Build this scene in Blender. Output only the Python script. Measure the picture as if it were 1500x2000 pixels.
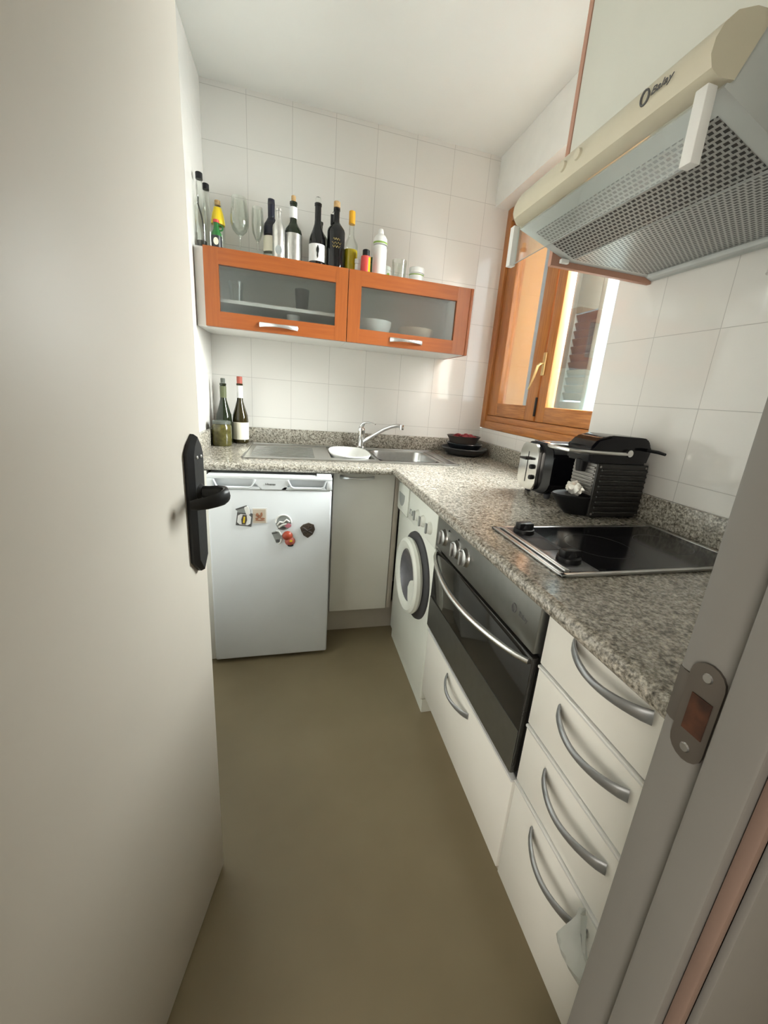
import bpy, bmesh, math, random
from mathutils import Matrix, Vector
PI = math.pi
for o in list(bpy.data.objects): bpy.data.objects.remove(o)
S = bpy.context.scene
COL = S.collection
random.seed(7)

# ------------------------------------------------------------------ camera
cd = bpy.data.cameras.new('camera')
cam = bpy.data.objects.new('camera', cd); COL.objects.link(cam)
R = Matrix(((0.965553, -0.008119, -0.260079), (-0.247593, 0.278749, -0.927899), (0.080031, 0.96033, 0.267136)))
cam.matrix_world = Matrix.Translation((0.412785, -2.290042, 1.19145)) @ R.to_4x4()
cd.sensor_fit = 'HORIZONTAL'; cd.sensor_width = 36.0
cd.lens = 764.765 / 1500 * 36.0
cd.shift_x = -31.124 / 1500; cd.shift_y = -14.969 / 1500
cd.clip_start = 0.02
S.camera = cam

# ------------------------------------------------------------------ light, exposure
S.view_settings.view_transform = 'Standard'; S.view_settings.look = 'None'
S.view_settings.gamma = 1.0; S.view_settings.use_curve_mapping = False
S.view_settings.exposure = 0.66
W = bpy.data.worlds.new('sky'); S.world = W; W.use_nodes = True
bg = W.node_tree.nodes['Background']
bg.inputs['Color'].default_value = (0.80, 0.93, 1.0, 1); bg.inputs['Strength'].default_value = 3.0

def area(name, loc, rot, sx, sy, power, color):
    l = bpy.data.lights.new(name, 'AREA'); l.shape = 'RECTANGLE'; l.size = sx; l.size_y = sy
    l.energy = power; l.color = color
    o = bpy.data.objects.new(name, l); COL.objects.link(o); o.location = loc; o.rotation_euler = rot
    return o
# daylight coming in through the kitchen window (soft light from the bright courtyard)
area('window_daylight', (2.70, -0.72, 2.35), (0, math.radians(66), math.radians(-3)), 1.9, 1.9, 690, (1.0, 0.965, 0.915))
# daylight entering the hall from a room on the photographer's left
area('hall_daylight', (-0.86, -3.15, 0.95), (0, math.radians(-90), math.radians(36)), 1.2, 1.2, 25, (1.0, 0.94, 0.84))

# ------------------------------------------------------------------ materials
def srgb(r, g, b):
    f = lambda c: (c/255/12.92) if c/255 <= 0.04045 else ((c/255+0.055)/1.055)**2.4
    return (f(r), f(g), f(b), 1)
class N:
    def __init__(s, name):
        s.m = bpy.data.materials.new(name); s.m.use_nodes = True
        s.t = s.m.node_tree; s.b = s.t.nodes['Principled BSDF']
    def n(s, typ, **k):
        x = s.t.nodes.new(typ)
        for a, v in k.items(): setattr(x, a, v)
        return x
    def l(s, a, b): s.t.links.new(a, b)
    def set(s, **k):
        for a, v in k.items(): s.b.inputs[a.replace('_', ' ')].default_value = v
        return s
def noise(N_, scale, detail=3, vec=None, rough=0.5):
    x = N_.n('ShaderNodeTexNoise'); x.inputs['Scale'].default_value = scale
    x.inputs['Detail'].default_value = detail; x.inputs['Roughness'].default_value = rough
    if vec is not None: N_.l(vec, x.inputs['Vector'])
    return x
def ramp(N_, fac, stops):
    r = N_.n('ShaderNodeValToRGB'); e = r.color_ramp.elements
    while len(e) < len(stops): e.new(0.5)
    for i, (p, c) in enumerate(stops): e[i].position = p; e[i].color = c
    N_.l(fac, r.inputs['Fac']); return r
def bump(N_, h, strength, dist):
    b = N_.n('ShaderNodeBump'); b.inputs['Strength'].default_value = strength; b.inputs['Distance'].default_value = dist
    N_.l(h, b.inputs['Height']); N_.l(b.outputs['Normal'], N_.b.inputs['Normal']); return b
def plain(name, col, rough=0.5, metal=0.0, spec=0.5, var=0.05, vs=14, bmp=0.0, bs=300, coat=0.0, trans=0.0, ior=1.45, alpha=1.0):
    k = N(name)
    geo = k.n('ShaderNodeNewGeometry')
    a = noise(k, vs, 3, geo.outputs['Position'])
    lo = tuple(c*(1-var) for c in col[:3])+(1,); hi = tuple(min(1, c*(1+var)) for c in col[:3])+(1,)
    r = ramp(k, a.outputs['Fac'], [(0.3, lo), (0.7, hi)])
    k.l(r.outputs['Color'], k.b.inputs['Base Color'])
    k.set(Roughness=rough, Metallic=metal, IOR=ior)
    k.b.inputs['Specular IOR Level'].default_value = spec
    k.b.inputs['Coat Weight'].default_value = coat
    k.b.inputs['Transmission Weight'].default_value = trans
    k.b.inputs['Alpha'].default_value = alpha
    if bmp:
        nb = noise(k, bs, 2, geo.outputs['Position']); bump(k, nb.outputs['Fac'], bmp, 0.001)
    return k.m
def glass(name, col, rough=0.0, ior=1.45):
    return plain(name, col, rough, trans=1.0, ior=ior, var=0.0)
def thin_glass(name, col=(1, 1, 1, 1), fac=0.08, rough=0.02, dust=0.0):
    k = N(name); t = k.t
    tr = k.n('ShaderNodeBsdfTransparent'); tr.inputs['Color'].default_value = col
    gl = k.n('ShaderNodeBsdfGlossy'); gl.inputs['Roughness'].default_value = rough
    lw = k.n('ShaderNodeLayerWeight'); lw.inputs['Blend'].default_value = 0.35
    mu = k.n('ShaderNodeMath', operation='MULTIPLY_ADD'); k.l(lw.outputs['Fresnel'], mu.inputs[0]); mu.inputs[1].default_value = 0.32; mu.inputs[2].default_value = fac*0.4
    mx = k.n('ShaderNodeMixShader'); k.l(mu.outputs[0], mx.inputs['Fac']); k.l(tr.outputs[0], mx.inputs[1]); k.l(gl.outputs[0], mx.inputs[2])
    out = t.nodes['Material Output']; last = mx
    if dust:
        df = k.n('ShaderNodeBsdfDiffuse'); df.inputs['Color'].default_value = (0.8, 0.85, 0.85, 1)
        geo = k.n('ShaderNodeNewGeometry')
        nz = noise(k, 160, 4, geo.outputs['Position'], 0.7); n2 = noise(k, 7, 3, geo.outputs['Position'])
        m1 = k.n('ShaderNodeMath', operation='MULTIPLY'); k.l(nz.outputs['Fac'], m1.inputs[0]); k.l(n2.outputs['Fac'], m1.inputs[1])
        rr = ramp(k, m1.outputs[0], [(0.18, (dust*0.25,)*3+(1,)), (0.48, (dust*1.6,)*3+(1,))])
        m3 = k.n('ShaderNodeMixShader'); k.l(rr.outputs['Color'], m3.inputs['Fac']); k.l(mx.outputs[0], m3.inputs[1]); k.l(df.outputs[0], m3.inputs[2]); last = m3
    k.l(last.outputs[0], out.inputs['Surface'])
    return k.m
def frosted():
    k = N('frosted cabinet glass')
    tr = k.n('ShaderNodeBsdfTransparent'); tr.inputs['Color'].default_value = (0.93, 0.95, 0.94, 1)
    rf = k.n('ShaderNodeBsdfRefraction'); rf.inputs['Roughness'].default_value = 0.27; rf.inputs['IOR'].default_value = 1.12; rf.inputs['Color'].default_value = (0.93, 0.95, 0.95, 1)
    gl = k.n('ShaderNodeBsdfGlossy'); gl.inputs['Roughness'].default_value = 0.30; gl.inputs['Color'].default_value = (0.8, 0.85, 0.85, 1)
    m1 = k.n('ShaderNodeMixShader'); m1.inputs['Fac'].default_value = 0.80; k.l(tr.outputs[0], m1.inputs[1]); k.l(rf.outputs[0], m1.inputs[2])
    m2 = k.n('ShaderNodeMixShader'); m2.inputs['Fac'].default_value = 0.10; k.l(m1.outputs[0], m2.inputs[1]); k.l(gl.outputs[0], m2.inputs[2])
    k.l(m2.outputs[0], k.t.nodes['Material Output'].inputs['Surface']); return k.m
def tile(name, axes, ox, oy, size=0.2, base=(0.79, 0.77, 0.73, 1), grout=(0.50, 0.48, 0.45, 1)):
    k = N(name); geo = k.n('ShaderNodeNewGeometry'); sp = k.n('ShaderNodeSeparateXYZ'); k.l(geo.outputs['Position'], sp.inputs[0])
    cb = k.n('ShaderNodeCombineXYZ')
    for i, (ax, off) in enumerate(((axes[0], ox), (axes[1], oy))):
        a = k.n('ShaderNodeMath', operation='ADD'); k.l(sp.outputs[ax.upper()], a.inputs[0]); a.inputs[1].default_value = 20*size-off
        k.l(a.outputs[0], cb.inputs[i])
    br = k.n('ShaderNodeTexBrick'); br.offset = 0.0; br.squash = 1.0; k.l(cb.outputs[0], br.inputs['Vector'])
    for a, v in (('Scale', 1.0), ('Brick Width', size), ('Row Height', size), ('Mortar Size', 0.0011), ('Mortar Smooth', 0.4)): br.inputs[a].default_value = v
    br.inputs['Color1'].default_value = base; br.inputs['Color2'].default_value = tuple(c*0.985 for c in base[:3])+(1,); br.inputs['Mortar'].default_value = grout
    k.l(br.outputs['Color'], k.b.inputs['Base Color'])
    rr = k.n('ShaderNodeMapRange'); rr.inputs['To Min'].default_value = 0.055; rr.inputs['To Max'].default_value = 0.6
    k.l(br.outputs['Fac'], rr.inputs['Value']); k.l(rr.outputs[0], k.b.inputs['Roughness'])
    nz = noise(k, 9, 2, geo.outputs['Position'])
    m = k.n('ShaderNodeMath', operation='MULTIPLY_ADD'); k.l(br.outputs['Fac'], m.inputs[0]); m.inputs[1].default_value = -0.6; k.l(nz.outputs['Fac'], m.inputs[2])
    bump(k, m.outputs[0], 0.22, 0.002)
    return k.m
def granite():
    k = N('grey speckled granite'); geo = k.n('ShaderNodeNewGeometry'); P = geo.outputs['Position']
    a = noise(k, 125, 4, P, 0.6); v = k.n('ShaderNodeTexVoronoi'); v.inputs['Scale'].default_value = 210; k.l(P, v.inputs['Vector'])
    c = noise(k, 230, 3, P, 0.6); big = noise(k, 10, 2, P)
    r1 = ramp(k, a.outputs['Fac'], [(0.30, (0.075, 0.068, 0.055, 1)), (0.42, (0.235, 0.215, 0.178, 1)), (0.53, (0.43, 0.40, 0.345, 1)), (0.70, (0.62, 0.585, 0.52, 1))])
    r2 = ramp(k, c.outputs['Fac'], [(0.36, (0.25, 0.24, 0.21, 1)), (0.5, (0.85, 0.85, 0.85, 1)), (0.66, (1.25, 1.22, 1.15, 1))])
    m = k.n('ShaderNodeMix', data_type='RGBA', blend_type='MULTIPLY'); m.inputs['Factor'].default_value = 0.75
    k.l(r1.outputs['Color'], m.inputs['A']); k.l(r2.outputs['Color'], m.inputs['B'])
    k.l(m.outputs['Result'], k.b.inputs['Base Color']); k.set(Roughness=0.16); k.b.inputs['Specular IOR Level'].default_value = 0.5
    bump(k, a.outputs['Fac'], 0.06, 0.0008)
    return k.m
def wood(name, c0, c1, axis, scale=9, rough=0.4, coat=0.2, stretch=14):
    k = N(name); geo = k.n('ShaderNodeNewGeometry'); mp = k.n('ShaderNodeMapping'); k.l(geo.outputs['Position'], mp.inputs['Vector'])
    s = [stretch]*3; s['xyz'.index(axis)] = 1.0; mp.inputs['Scale'].default_value = s
    a = noise(k, scale, 4, mp.outputs['Vector'], 0.6)
    r = ramp(k, a.outputs['Fac'], [(0.32, c0), (0.68, c1)])
    k.l(r.outputs['Color'], k.b.inputs['Base Color']); k.set(Roughness=rough); k.b.inputs['Coat Weight'].default_value = coat
    return k.m
def floor_mat():
    k = N('olive brown smooth floor'); geo = k.n('ShaderNodeNewGeometry'); P = geo.outputs['Position']
    a = noise(k, 2.2, 4, P, 0.55); b = noise(k, 55, 3, P)
    r = ramp(k, a.outputs['Fac'], [(0.3, (0.225, 0.180, 0.105, 1)), (0.7, (0.285, 0.232, 0.142, 1))])
    k.l(r.outputs['Color'], k.b.inputs['Base Color']); k.set(Roughness=0.42); bump(k, b.outputs['Fac'], 0.05, 0.001)
    return k.m
def mesh_filter():
    # perforated metal grille: rows of slots cut in a grey sheet
    k = N('perforated grey grille'); geo = k.n('ShaderNodeNewGeometry'); sp = k.n('ShaderNodeSeparateXYZ'); k.l(geo.outputs['Position'], sp.inputs[0])
    cb = k.n('ShaderNodeCombineXYZ'); k.l(sp.outputs['Y'], cb.inputs[0])
    ad = k.n('ShaderNodeMath', operation='ADD'); ad.inputs[1].default_value = 4.0; k.l(sp.outputs['X'], ad.inputs[0]); k.l(ad.outputs[0], cb.inputs[1])
    a2 = k.n('ShaderNodeVectorMath', operation='ADD'); a2.inputs[1].default_value = (6, 0, 0); k.l(cb.outputs[0], a2.inputs[0])
    br = k.n('ShaderNodeTexBrick'); br.offset = 0.5; k.l(a2.outputs[0], br.inputs['Vector'])
    for a, v in (('Scale', 1.0), ('Brick Width', 0.0125), ('Row Height', 0.0098), ('Mortar Size', 0.0022), ('Mortar Smooth', 0.15)): br.inputs[a].default_value = v
    br.inputs['Color1'].default_value = (0.025, 0.025, 0.024, 1); br.inputs['Color2'].default_value = (0.03, 0.03, 0.028, 1); br.inputs['Mortar'].default_value = (0.42, 0.43, 0.42, 1)
    k.l(br.outputs['Color'], k.b.inputs['Base Color']); k.l(br.outputs['Fac'], k.b.inputs['Metallic']); k.set(Roughness=0.38)
    mm = k.n('ShaderNodeMath', operation='MULTIPLY'); mm.inputs[1].default_value = 0.5; k.l(br.outputs['Fac'], mm.inputs[0]); k.l(mm.outputs[0], k.b.inputs['Metallic'])
    bump(k, br.outputs['Fac'], 0.7, 0.003)
    return k.m

M = dict(
    tile_back=tile('white wall tiles back', 'xz', 0.19, 1.22), tile_side=tile('white wall tiles side', 'yz', -1.244, 1.22),
    tile_left=tile('white wall tiles left', 'yz', 0.0, 1.22),
    paint=plain('white wall paint', (0.83, 0.82, 0.78, 1), 0.75, bmp=0.08, bs=220, var=0.02),
    ceil=plain('white ceiling paint', (0.87, 0.865, 0.83, 1), 0.85, var=0.015, vs=3, bmp=0.06, bs=180),
    floor=floor_mat(), granite=granite(),
    door=plain('white lacquered door', (0.57, 0.525, 0.46, 1), 0.45, var=0.02, vs=4, bmp=0.05, bs=90),
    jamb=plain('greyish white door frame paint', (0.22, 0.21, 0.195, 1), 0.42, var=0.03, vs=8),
    pink=plain('warm lit edge tone', (0.23, 0.155, 0.125, 1), 0.5),  # warm light on the rounded frame edge, put into the colour
    cab=plain('off white cabinet laminate', (0.87, 0.85, 0.785, 1), 0.30, var=0.015, vs=5),
    cabin=plain('white melamine', (0.74, 0.73, 0.69, 1), 0.45, var=0.01),
    plinth=plain('beige plinth', (0.58, 0.53, 0.45, 1), 0.45, var=0.03),
    appl=plain('white enamel', (0.78, 0.81, 0.835, 1), 0.28, var=0.01),
    wm=plain('ivory white enamel', (0.78, 0.80, 0.73, 1), 0.30, var=0.01),
    steel=plain('brushed steel', (0.52, 0.52, 0.51, 1), 0.28, metal=1.0, var=0.05, vs=60),
    panel=plain('satin grey steel', (0.215, 0.215, 0.20, 1), 0.34, metal=0.85, var=0.04, vs=40),
    chrome=plain('chrome', (0.80, 0.80, 0.80, 1), 0.07, metal=1.0, var=0.01),
    alu=plain('satin aluminium', (0.70, 0.70, 0.68, 1), 0.24, metal=1.0, var=0.03),
    trim=plain('bright anodised edge', (0.92, 0.92, 0.90, 1), 0.18, metal=0.25, var=0.02),
    handle=plain('silver grey handle', (0.36, 0.37, 0.38, 1), 0.36, metal=0.75, var=0.03),
    silverh=plain('satin silver handle', (0.72, 0.72, 0.72, 1), 0.30, metal=0.9, var=0.03),
    black=plain('black plastic', (0.010, 0.010, 0.011, 1), 0.40, spec=0.3, var=0.1),
    gblack=plain('glossy black', (0.006, 0.006, 0.008, 1), 0.12, spec=0.35, var=0.05),
    iron=plain('black wrought iron', (0.018, 0.018, 0.019, 1), 0.42, metal=0.3, bmp=0.25, bs=120, var=0.15),
    dark=plain('dark recess', (0.01, 0.01, 0.01, 1), 0.8),
    ovenglass=plain('dark oven glass', (0.022, 0.021, 0.018, 1), 0.06, spec=0.7, var=0.05),
    cream=plain('cream plastic', (0.60, 0.555, 0.425, 1), 0.40, var=0.02),
    hoodgrey=plain('pale grey hood metal', (0.52, 0.545, 0.53, 1), 0.42, var=0.03),
    grille=mesh_filter(),
    orange_v=wood('orange cherry wood upright', (0.29, 0.073, 0.013, 1), (0.345, 0.093, 0.017, 1), 'z', 7),
    orange_h=wood('orange cherry wood rail', (0.29, 0.071, 0.013, 1), (0.35, 0.094, 0.018, 1), 'x', 7),
    pine_v=wood('varnished window wood upright', (0.36, 0.125, 0.030, 1), (0.52, 0.21, 0.055, 1), 'z', 9),
    pine_h=wood('varnished window wood rail', (0.34, 0.115, 0.028, 1), (0.54, 0.22, 0.058, 1), 'y', 9),
    panelw=plain('pinkish brown cabinet edge', (0.46, 0.25, 0.18, 1), 0.5),
    frost=frosted(),
    pane=thin_glass('window pane', (1, 1, 1, 1), 0.06), dirty=thin_glass('dusty window pane', (0.92, 0.96, 0.97, 1), 0.06, dust=0.0),
    flap=thin_glass('clear plastic flap', (0.97, 0.99, 0.98, 1), 0.10),
    brass=plain('pale brass', (0.75, 0.60, 0.30, 1), 0.30, metal=0.7),
    tan=plain('tan facade render', (0.42, 0.245, 0.095, 1), 0.9, var=0.04, vs=20),
    paleblue=plain('sky toned facade colour', (0.60, 0.68, 0.71, 1), 0.9, var=0.03),  # sky brightness put into the facade colour, also cools the bounce light
    rust=plain('rust red enamel', (0.36, 0.055, 0.025, 1), 0.4, var=0.15, vs=90),
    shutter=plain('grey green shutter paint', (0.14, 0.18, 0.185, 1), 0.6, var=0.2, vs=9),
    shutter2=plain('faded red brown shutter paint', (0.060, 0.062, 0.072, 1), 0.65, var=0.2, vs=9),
    sill=plain('pale green stone sill', (0.50, 0.56, 0.50, 1), 0.7, var=0.08),
    white=plain('white plastic', (0.78, 0.78, 0.75, 1), 0.35, var=0.01),
    navy=plain('navy capsule', (0.010, 0.011, 0.024, 1), 0.35), cork=plain('cork', (0.52, 0.33, 0.15, 1), 0.8, var=0.2, vs=200),
    paper=plain('cream label paper', (0.78, 0.74, 0.60, 1), 0.6, var=0.02), wpaper=plain('white label', (0.82, 0.82, 0.81, 1), 0.5, var=0.01),
    silver=plain('silver foil', (0.62, 0.61, 0.58, 1), 0.30, metal=0.8, var=0.1, vs=60),
    gold=plain('gold print', (0.34, 0.25, 0.08, 1), 0.4, metal=0.6),
    dkgreen=plain('dark green bottle glass', (0.012, 0.018, 0.008, 1), 0.06, spec=0.6), brown=plain('brown bottle glass', (0.028, 0.022, 0.006, 1), 0.06, spec=0.6),
    blackglass=plain('black bottle glass', (0.006, 0.006, 0.007, 1), 0.06, spec=0.6),
    clear=glass('clear glass', (0.97, 0.99, 0.97, 1)), wine_clear=thin_glass('thin drinking glass', (0.97, 0.99, 0.97, 1), 0.10),
    green=plain('bright green', (0.02, 0.14, 0.03, 1), 0.3), lime=plain('lime print', (0.26, 0.40, 0.08, 1), 0.5),
    yellow=plain('yellow', (0.78, 0.56, 0.02, 1), 0.4), orangecap=plain('amber yellow cap', (0.75, 0.38, 0.02, 1), 0.4),
    oil=plain('yellow oil', (0.50, 0.38, 0.01, 1), 0.1), red=plain('red print', (0.62, 0.07, 0.06, 1), 0.45), dred=plain('brick red wax', (0.42, 0.10, 0.07, 1), 0.5),
    amber=plain('amber liquid', (0.16, 0.05, 0.01, 1), 0.2), herb=plain('dark herb stem', (0.03, 0.028, 0.02, 1), 0.7),
    olive=plain('olive brine', (0.072, 0.064, 0.018, 1), 0.14, var=0.35, vs=60, spec=0.6), lidg=plain('grey green lid', (0.09, 0.10, 0.085, 1), 0.4),
    slate=plain('dark slate ceramic', (0.030, 0.031, 0.034, 1), 0.35, var=0.1), slate2=plain('blue black ceramic', (0.014, 0.017, 0.021, 1), 0.28), clay=plain('grey brown ceramic', (0.055, 0.045, 0.040, 1), 0.5),
    wine=plain('dark red petals', (0.16, 0.012, 0.016, 1), 0.7), greyp=plain('grey plastic', (0.33, 0.35, 0.34, 1), 0.4), rubber=plain('dark grey rubber', (0.05, 0.05, 0.055, 1), 0.5),
    beige=plain('beige card', (0.58, 0.50, 0.40, 1), 0.6), sienna=plain('sienna drawing', (0.36, 0.16, 0.09, 1), 0.6), bronze=plain('dark bronze relief', (0.085, 0.066, 0.052, 1), 0.5, var=0.5, vs=180, bmp=0.5, bs=200),
    pinkp=plain('pink enamel', (0.60, 0.22, 0.27, 1), 0.4), bag=plain('thin white plastic bag', (0.80, 0.82, 0.78, 1), 0.35, var=0.02, trans=0.25),
    darkprint=plain('dark grey print', (0.10, 0.10, 0.10, 1), 0.5), foil=plain('crumpled clear wrapper', (0.75, 0.72, 0.66, 1), 0.2, metal=0.5),
    rib=plain('dark titanium plastic', (0.030, 0.029, 0.027, 1), 0.45, metal=0.2), ribl=plain('grey titanium plastic', (0.26, 0.25, 0.235, 1), 0.4, metal=0.4),
    drum=plain('grey porthole glass', (0.20, 0.20, 0.22, 1), 0.18, metal=0.5, var=0.2, vs=20),
)

# ------------------------------------------------------------------ mesh helpers
WM_ = {}
def new(): return bmesh.new()
def finish(name, bm, mat, smooth=True, inv=None):
    bmesh.ops.recalc_face_normals(bm, faces=bm.faces[:])
    if inv is not None: bm.transform(inv)
    me = bpy.data.meshes.new(name); bm.to_mesh(me); bm.free()
    me.materials.append(M[mat] if isinstance(mat, str) else mat)
    if smooth:
        me.shade_smooth(); me.set_sharp_from_angle(angle=math.radians(35))
    return me
def thing(name, label, cat, loc=(0, 0, 0), rz=0.0, group=None, kind=None):
    o = bpy.data.objects.new(name, None); COL.objects.link(o)
    o.location = loc; o.rotation_euler = (0, 0, rz); o.empty_display_size = 0.05
    o['label'] = label; o['category'] = cat
    if group: o['group'] = group
    if kind: o['kind'] = kind
    WM_[o] = Matrix.Translation(loc) @ Matrix.Rotation(rz, 4, 'Z')
    return o
def part(name, bm, mat, parent, label=None, local=False, smooth=True):
    """a mesh that is a part of parent; geometry given in world coordinates unless local"""
    me = finish(name, bm, mat, smooth, None if local else WM_[parent].inverted())
    o = bpy.data.objects.new(name, me); COL.objects.link(o); o.parent = parent; WM_[o] = WM_[parent]
    if label: o['label'] = label
    return o
def solo(name, bm, mat, label, cat, group=None, kind=None):
    me = finish(name, bm, mat); o = bpy.data.objects.new(name, me); COL.objects.link(o)
    o['label'] = label; o['category'] = cat; WM_[o] = Matrix()
    if group: o['group'] = group
    if kind: o['kind'] = kind
    return o
def box(bm, x0, x1, y0, y1, z0, z1, bev=0.0, seg=2):
    x0, x1 = min(x0, x1), max(x0, x1); y0, y1 = min(y0, y1), max(y0, y1); z0, z1 = min(z0, z1), max(z0, z1)
    v = [bm.verts.new((x, y, z)) for x in (x0, x1) for y in (y0, y1) for z in (z0, z1)]
    f = [bm.faces.new([v[i] for i in q]) for q in ((0, 1, 3, 2), (4, 6, 7, 5), (0, 4, 5, 1), (2, 3, 7, 6), (0, 2, 6, 4), (1, 5, 7, 3))]
    if bev:
        es = list({e for a in f for e in a.edges})
        bmesh.ops.bevel(bm, geom=es, offset=bev, segments=seg, affect='EDGES', profile=0.5)
    return bm
def B(*a, **k): return box(new(), *a, **k)
def prism(bm, poly, axis, d0, d1, bev=0.0):
    """polygon (u,v) extruded along axis; u,v are the two other axes in xyz order"""
    i = 'xyz'.index(axis)
    def P(u, v, d):
        c = [u, v]; c.insert(i, d); return c
    a = [bm.verts.new(P(u, v, d0)) for u, v in poly]; b = [bm.verts.new(P(u, v, d1)) for u, v in poly]
    n = len(poly); fs = [bm.faces.new(a[::-1]), bm.faces.new(b)]
    for k in range(n): fs.append(bm.faces.new((a[k], a[(k+1) % n], b[(k+1) % n], b[k])))
    if bev: bmesh.ops.bevel(bm, geom=list({e for f in fs for e in f.edges}), offset=bev, segments=2, affect='EDGES')
    return bm
def lathe(bm, prof, c=(0, 0, 0), n=28, axis='z', sx=1.0, sy=1.0):
    rings = []
    for r, h in prof:
        ring = []
        for k in range(1 if r < 1e-6 else n):
            a = 2*PI*k/n; u, v = r*math.cos(a)*sx, r*math.sin(a)*sy
            p = {'z': (u, v, h), 'x': (h, u, v), 'y': (u, h, v)}[axis]
            ring.append(bm.verts.new((c[0]+p[0], c[1]+p[1], c[2]+p[2])))
        rings.append(ring)
    for a, b in zip(rings, rings[1:]):
        if len(a) == 1 and len(b) == 1: continue
        for k in range(n):
            q = [a[k % len(a)], a[(k+1) % len(a)], b[(k+1) % len(b)], b[k % len(b)]]
            q = [x for i, x in enumerate(q) if x not in q[:i]]
            if len(q) > 2: bm.faces.new(q)
    return bm
def L(prof, **k): return lathe(new(), prof, **k)
def tube(bm, pts, r, n=10, up=(0, 0, 1), cap=True):
    """sweep; r is one radius or per-point (a,b) half sizes (b along up)"""
    pts = [Vector(p) for p in pts]; rings = []; U = Vector(up)
    for i, p in enumerate(pts):
        t = (pts[min(i+1, len(pts)-1)]-pts[max(i-1, 0)]).normalized()
        s = t.cross(U)
        if s.length < 1e-4: s = t.cross(Vector((1, 0, 0)) if abs(t.x) < 0.9 else Vector((0, 1, 0)))
        s.normalize(); u = s.cross(t).normalized()
        a, b = (r[i] if isinstance(r, (list, tuple)) else (r, r))
        rings.append([bm.verts.new(p+s*a*math.cos(2*PI*k/n)+u*b*math.sin(2*PI*k/n)) for k in range(n)])
    for a, b in zip(rings, rings[1:]):
        for k in range(n): bm.faces.new((a[k], a[(k+1) % n], b[(k+1) % n], b[k]))
    if cap: bm.faces.new(rings[0][::-1]); bm.faces.new(rings[-1])
    return bm
def arc(c, r, a0, a1, n, plane='yz', fix=0.0):
    out = []
    for k in range(n+1):
        a = a0+(a1-a0)*k/n; u, v = c[0]+r*math.cos(a), c[1]+r*math.sin(a)
        out.append({'xy': (u, v, fix), 'yz': (fix, u, v), 'xz': (u, fix, v)}[plane])
    return out
def rounded(u0, u1, v0, v1, r, n=6):
    p = []
    for cu, cv, a in ((u1-r, v1-r, 0), (u0+r, v1-r, PI/2), (u0+r, v0+r, PI), (u1-r, v0+r, 1.5*PI)):
        for k in range(n+1): p.append((cu+r*math.cos(a+PI/2*k/n), cv+r*math.sin(a+PI/2*k/n)))
    return p
def text_mesh(s, size, depth=0.0004):
    c = bpy.data.curves.new('t', 'FONT'); c.body = s; c.size = size; c.extrude = depth; c.align_x = 'CENTER'; c.align_y = 'CENTER'; c.resolution_u = 3
    o = bpy.data.objects.new('t', c); COL.objects.link(o)
    bpy.context.view_layer.update()
    me = bpy.data.meshes.new_from_object(o.evaluated_get(bpy.context.evaluated_depsgraph_get()))
    bpy.data.objects.remove(o); bm = new(); bm.from_mesh(me); bpy.data.meshes.remove(me); return bm
def text_at(s, size, origin, right, up):
    bm = text_mesh(s, size); r = Vector(right).normalized(); u = Vector(up).normalized(); n = r.cross(u)
    m = Matrix((r, u, n)).transposed().to_4x4(); m.translation = Vector(origin); bm.transform(m); return bm
def bow_handle(p0, p1, out, drop=0.0, h=0.03, w0=0.010, w1=0.006, t=0.004, n=16, up=(0, 0, 1)):
    p0, p1, out = Vector(p0), Vector(p1), Vector(out); pts, rs = [], []
    for k in range(n+1):
        s = k/n; e = math.sin(PI*s)**0.75
        pts.append(p0.lerp(p1, s)+out*(h*e+0.0015)+Vector((0, 0, -drop*math.sin(PI*s))))
        f = abs(2*s-1)**1.6; rs.append((t*(1-0.35*f), w1+(w0-w1)*f))
    return tube(new(), pts, rs, 12, up)

# ------------------------------------------------------------------ room shell
H = 2.44; WN = 1.455; WF = 1.533; YD = -2.102; YH = -2.1765
b = B(-0.9, 2.0, -4.2, 0.12, -0.06, 0.0); solo('floor', b, 'floor', 'smooth olive brown kitchen floor', 'floor', kind='structure')
b = B(-0.9, 1.95, -4.2, 0.12, H, H+0.06); solo('ceiling', b, 'ceil', 'plain white ceiling over the kitchen', 'ceiling', kind='structure')
b = B(-0.12, WF, 0.0, 0.12, 0.0, H); solo('wall_back', b, 'tile_back', 'white tiled back wall behind the sink', 'wall', kind='structure')
b = B(-0.12, 0.0, YD, 0.0, 0.0, H); solo('wall_left', b, 'tile_left', 'narrow strip of white tiled left wall beside the open door', 'wall', kind='structure')
b = new(); box(b, WN, 1.745, YD, -1.168, 0, H); box(b, WN, 1.5275, -1.168, -1.05, 0, H)
box(b, 1.5275, 1.745, -1.168, -1.05, 0, 1.04); box(b, 1.5275, 1.745, -1.168, -1.05, 2.215, H)
box(b, WF, 1.745, -1.05, 0.10, 0, 1.04); box(b, WN, 1.745, -1.05, 0.0, 2.215, H)
solo('wall_right', b, 'tile_side', 'white tiled right wall with the window niche', 'wall', kind='structure')
b = B(WN-0.004, WN, -1.19, -0.0, 2.2155, H-0.0005); box(b, WN-0.004, WF, -1.05, 0, 2.2105, 2.2155)
solo('trim_1', b, 'paint', 'plain white plastered beam above the wooden window', 'beam', kind='structure')
b = new(); box(b, 0.735, 2.0, YH, YD, 0, H); box(b, -0.9, 0.055, YH, YD, 0, H); box(b, 0.055, 0.735, YH, YD, 2.07, H)
solo('wall_front', b, 'paint', 'white wall pierced by the doorway beside the drawers', 'wall', kind='structure')
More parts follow.
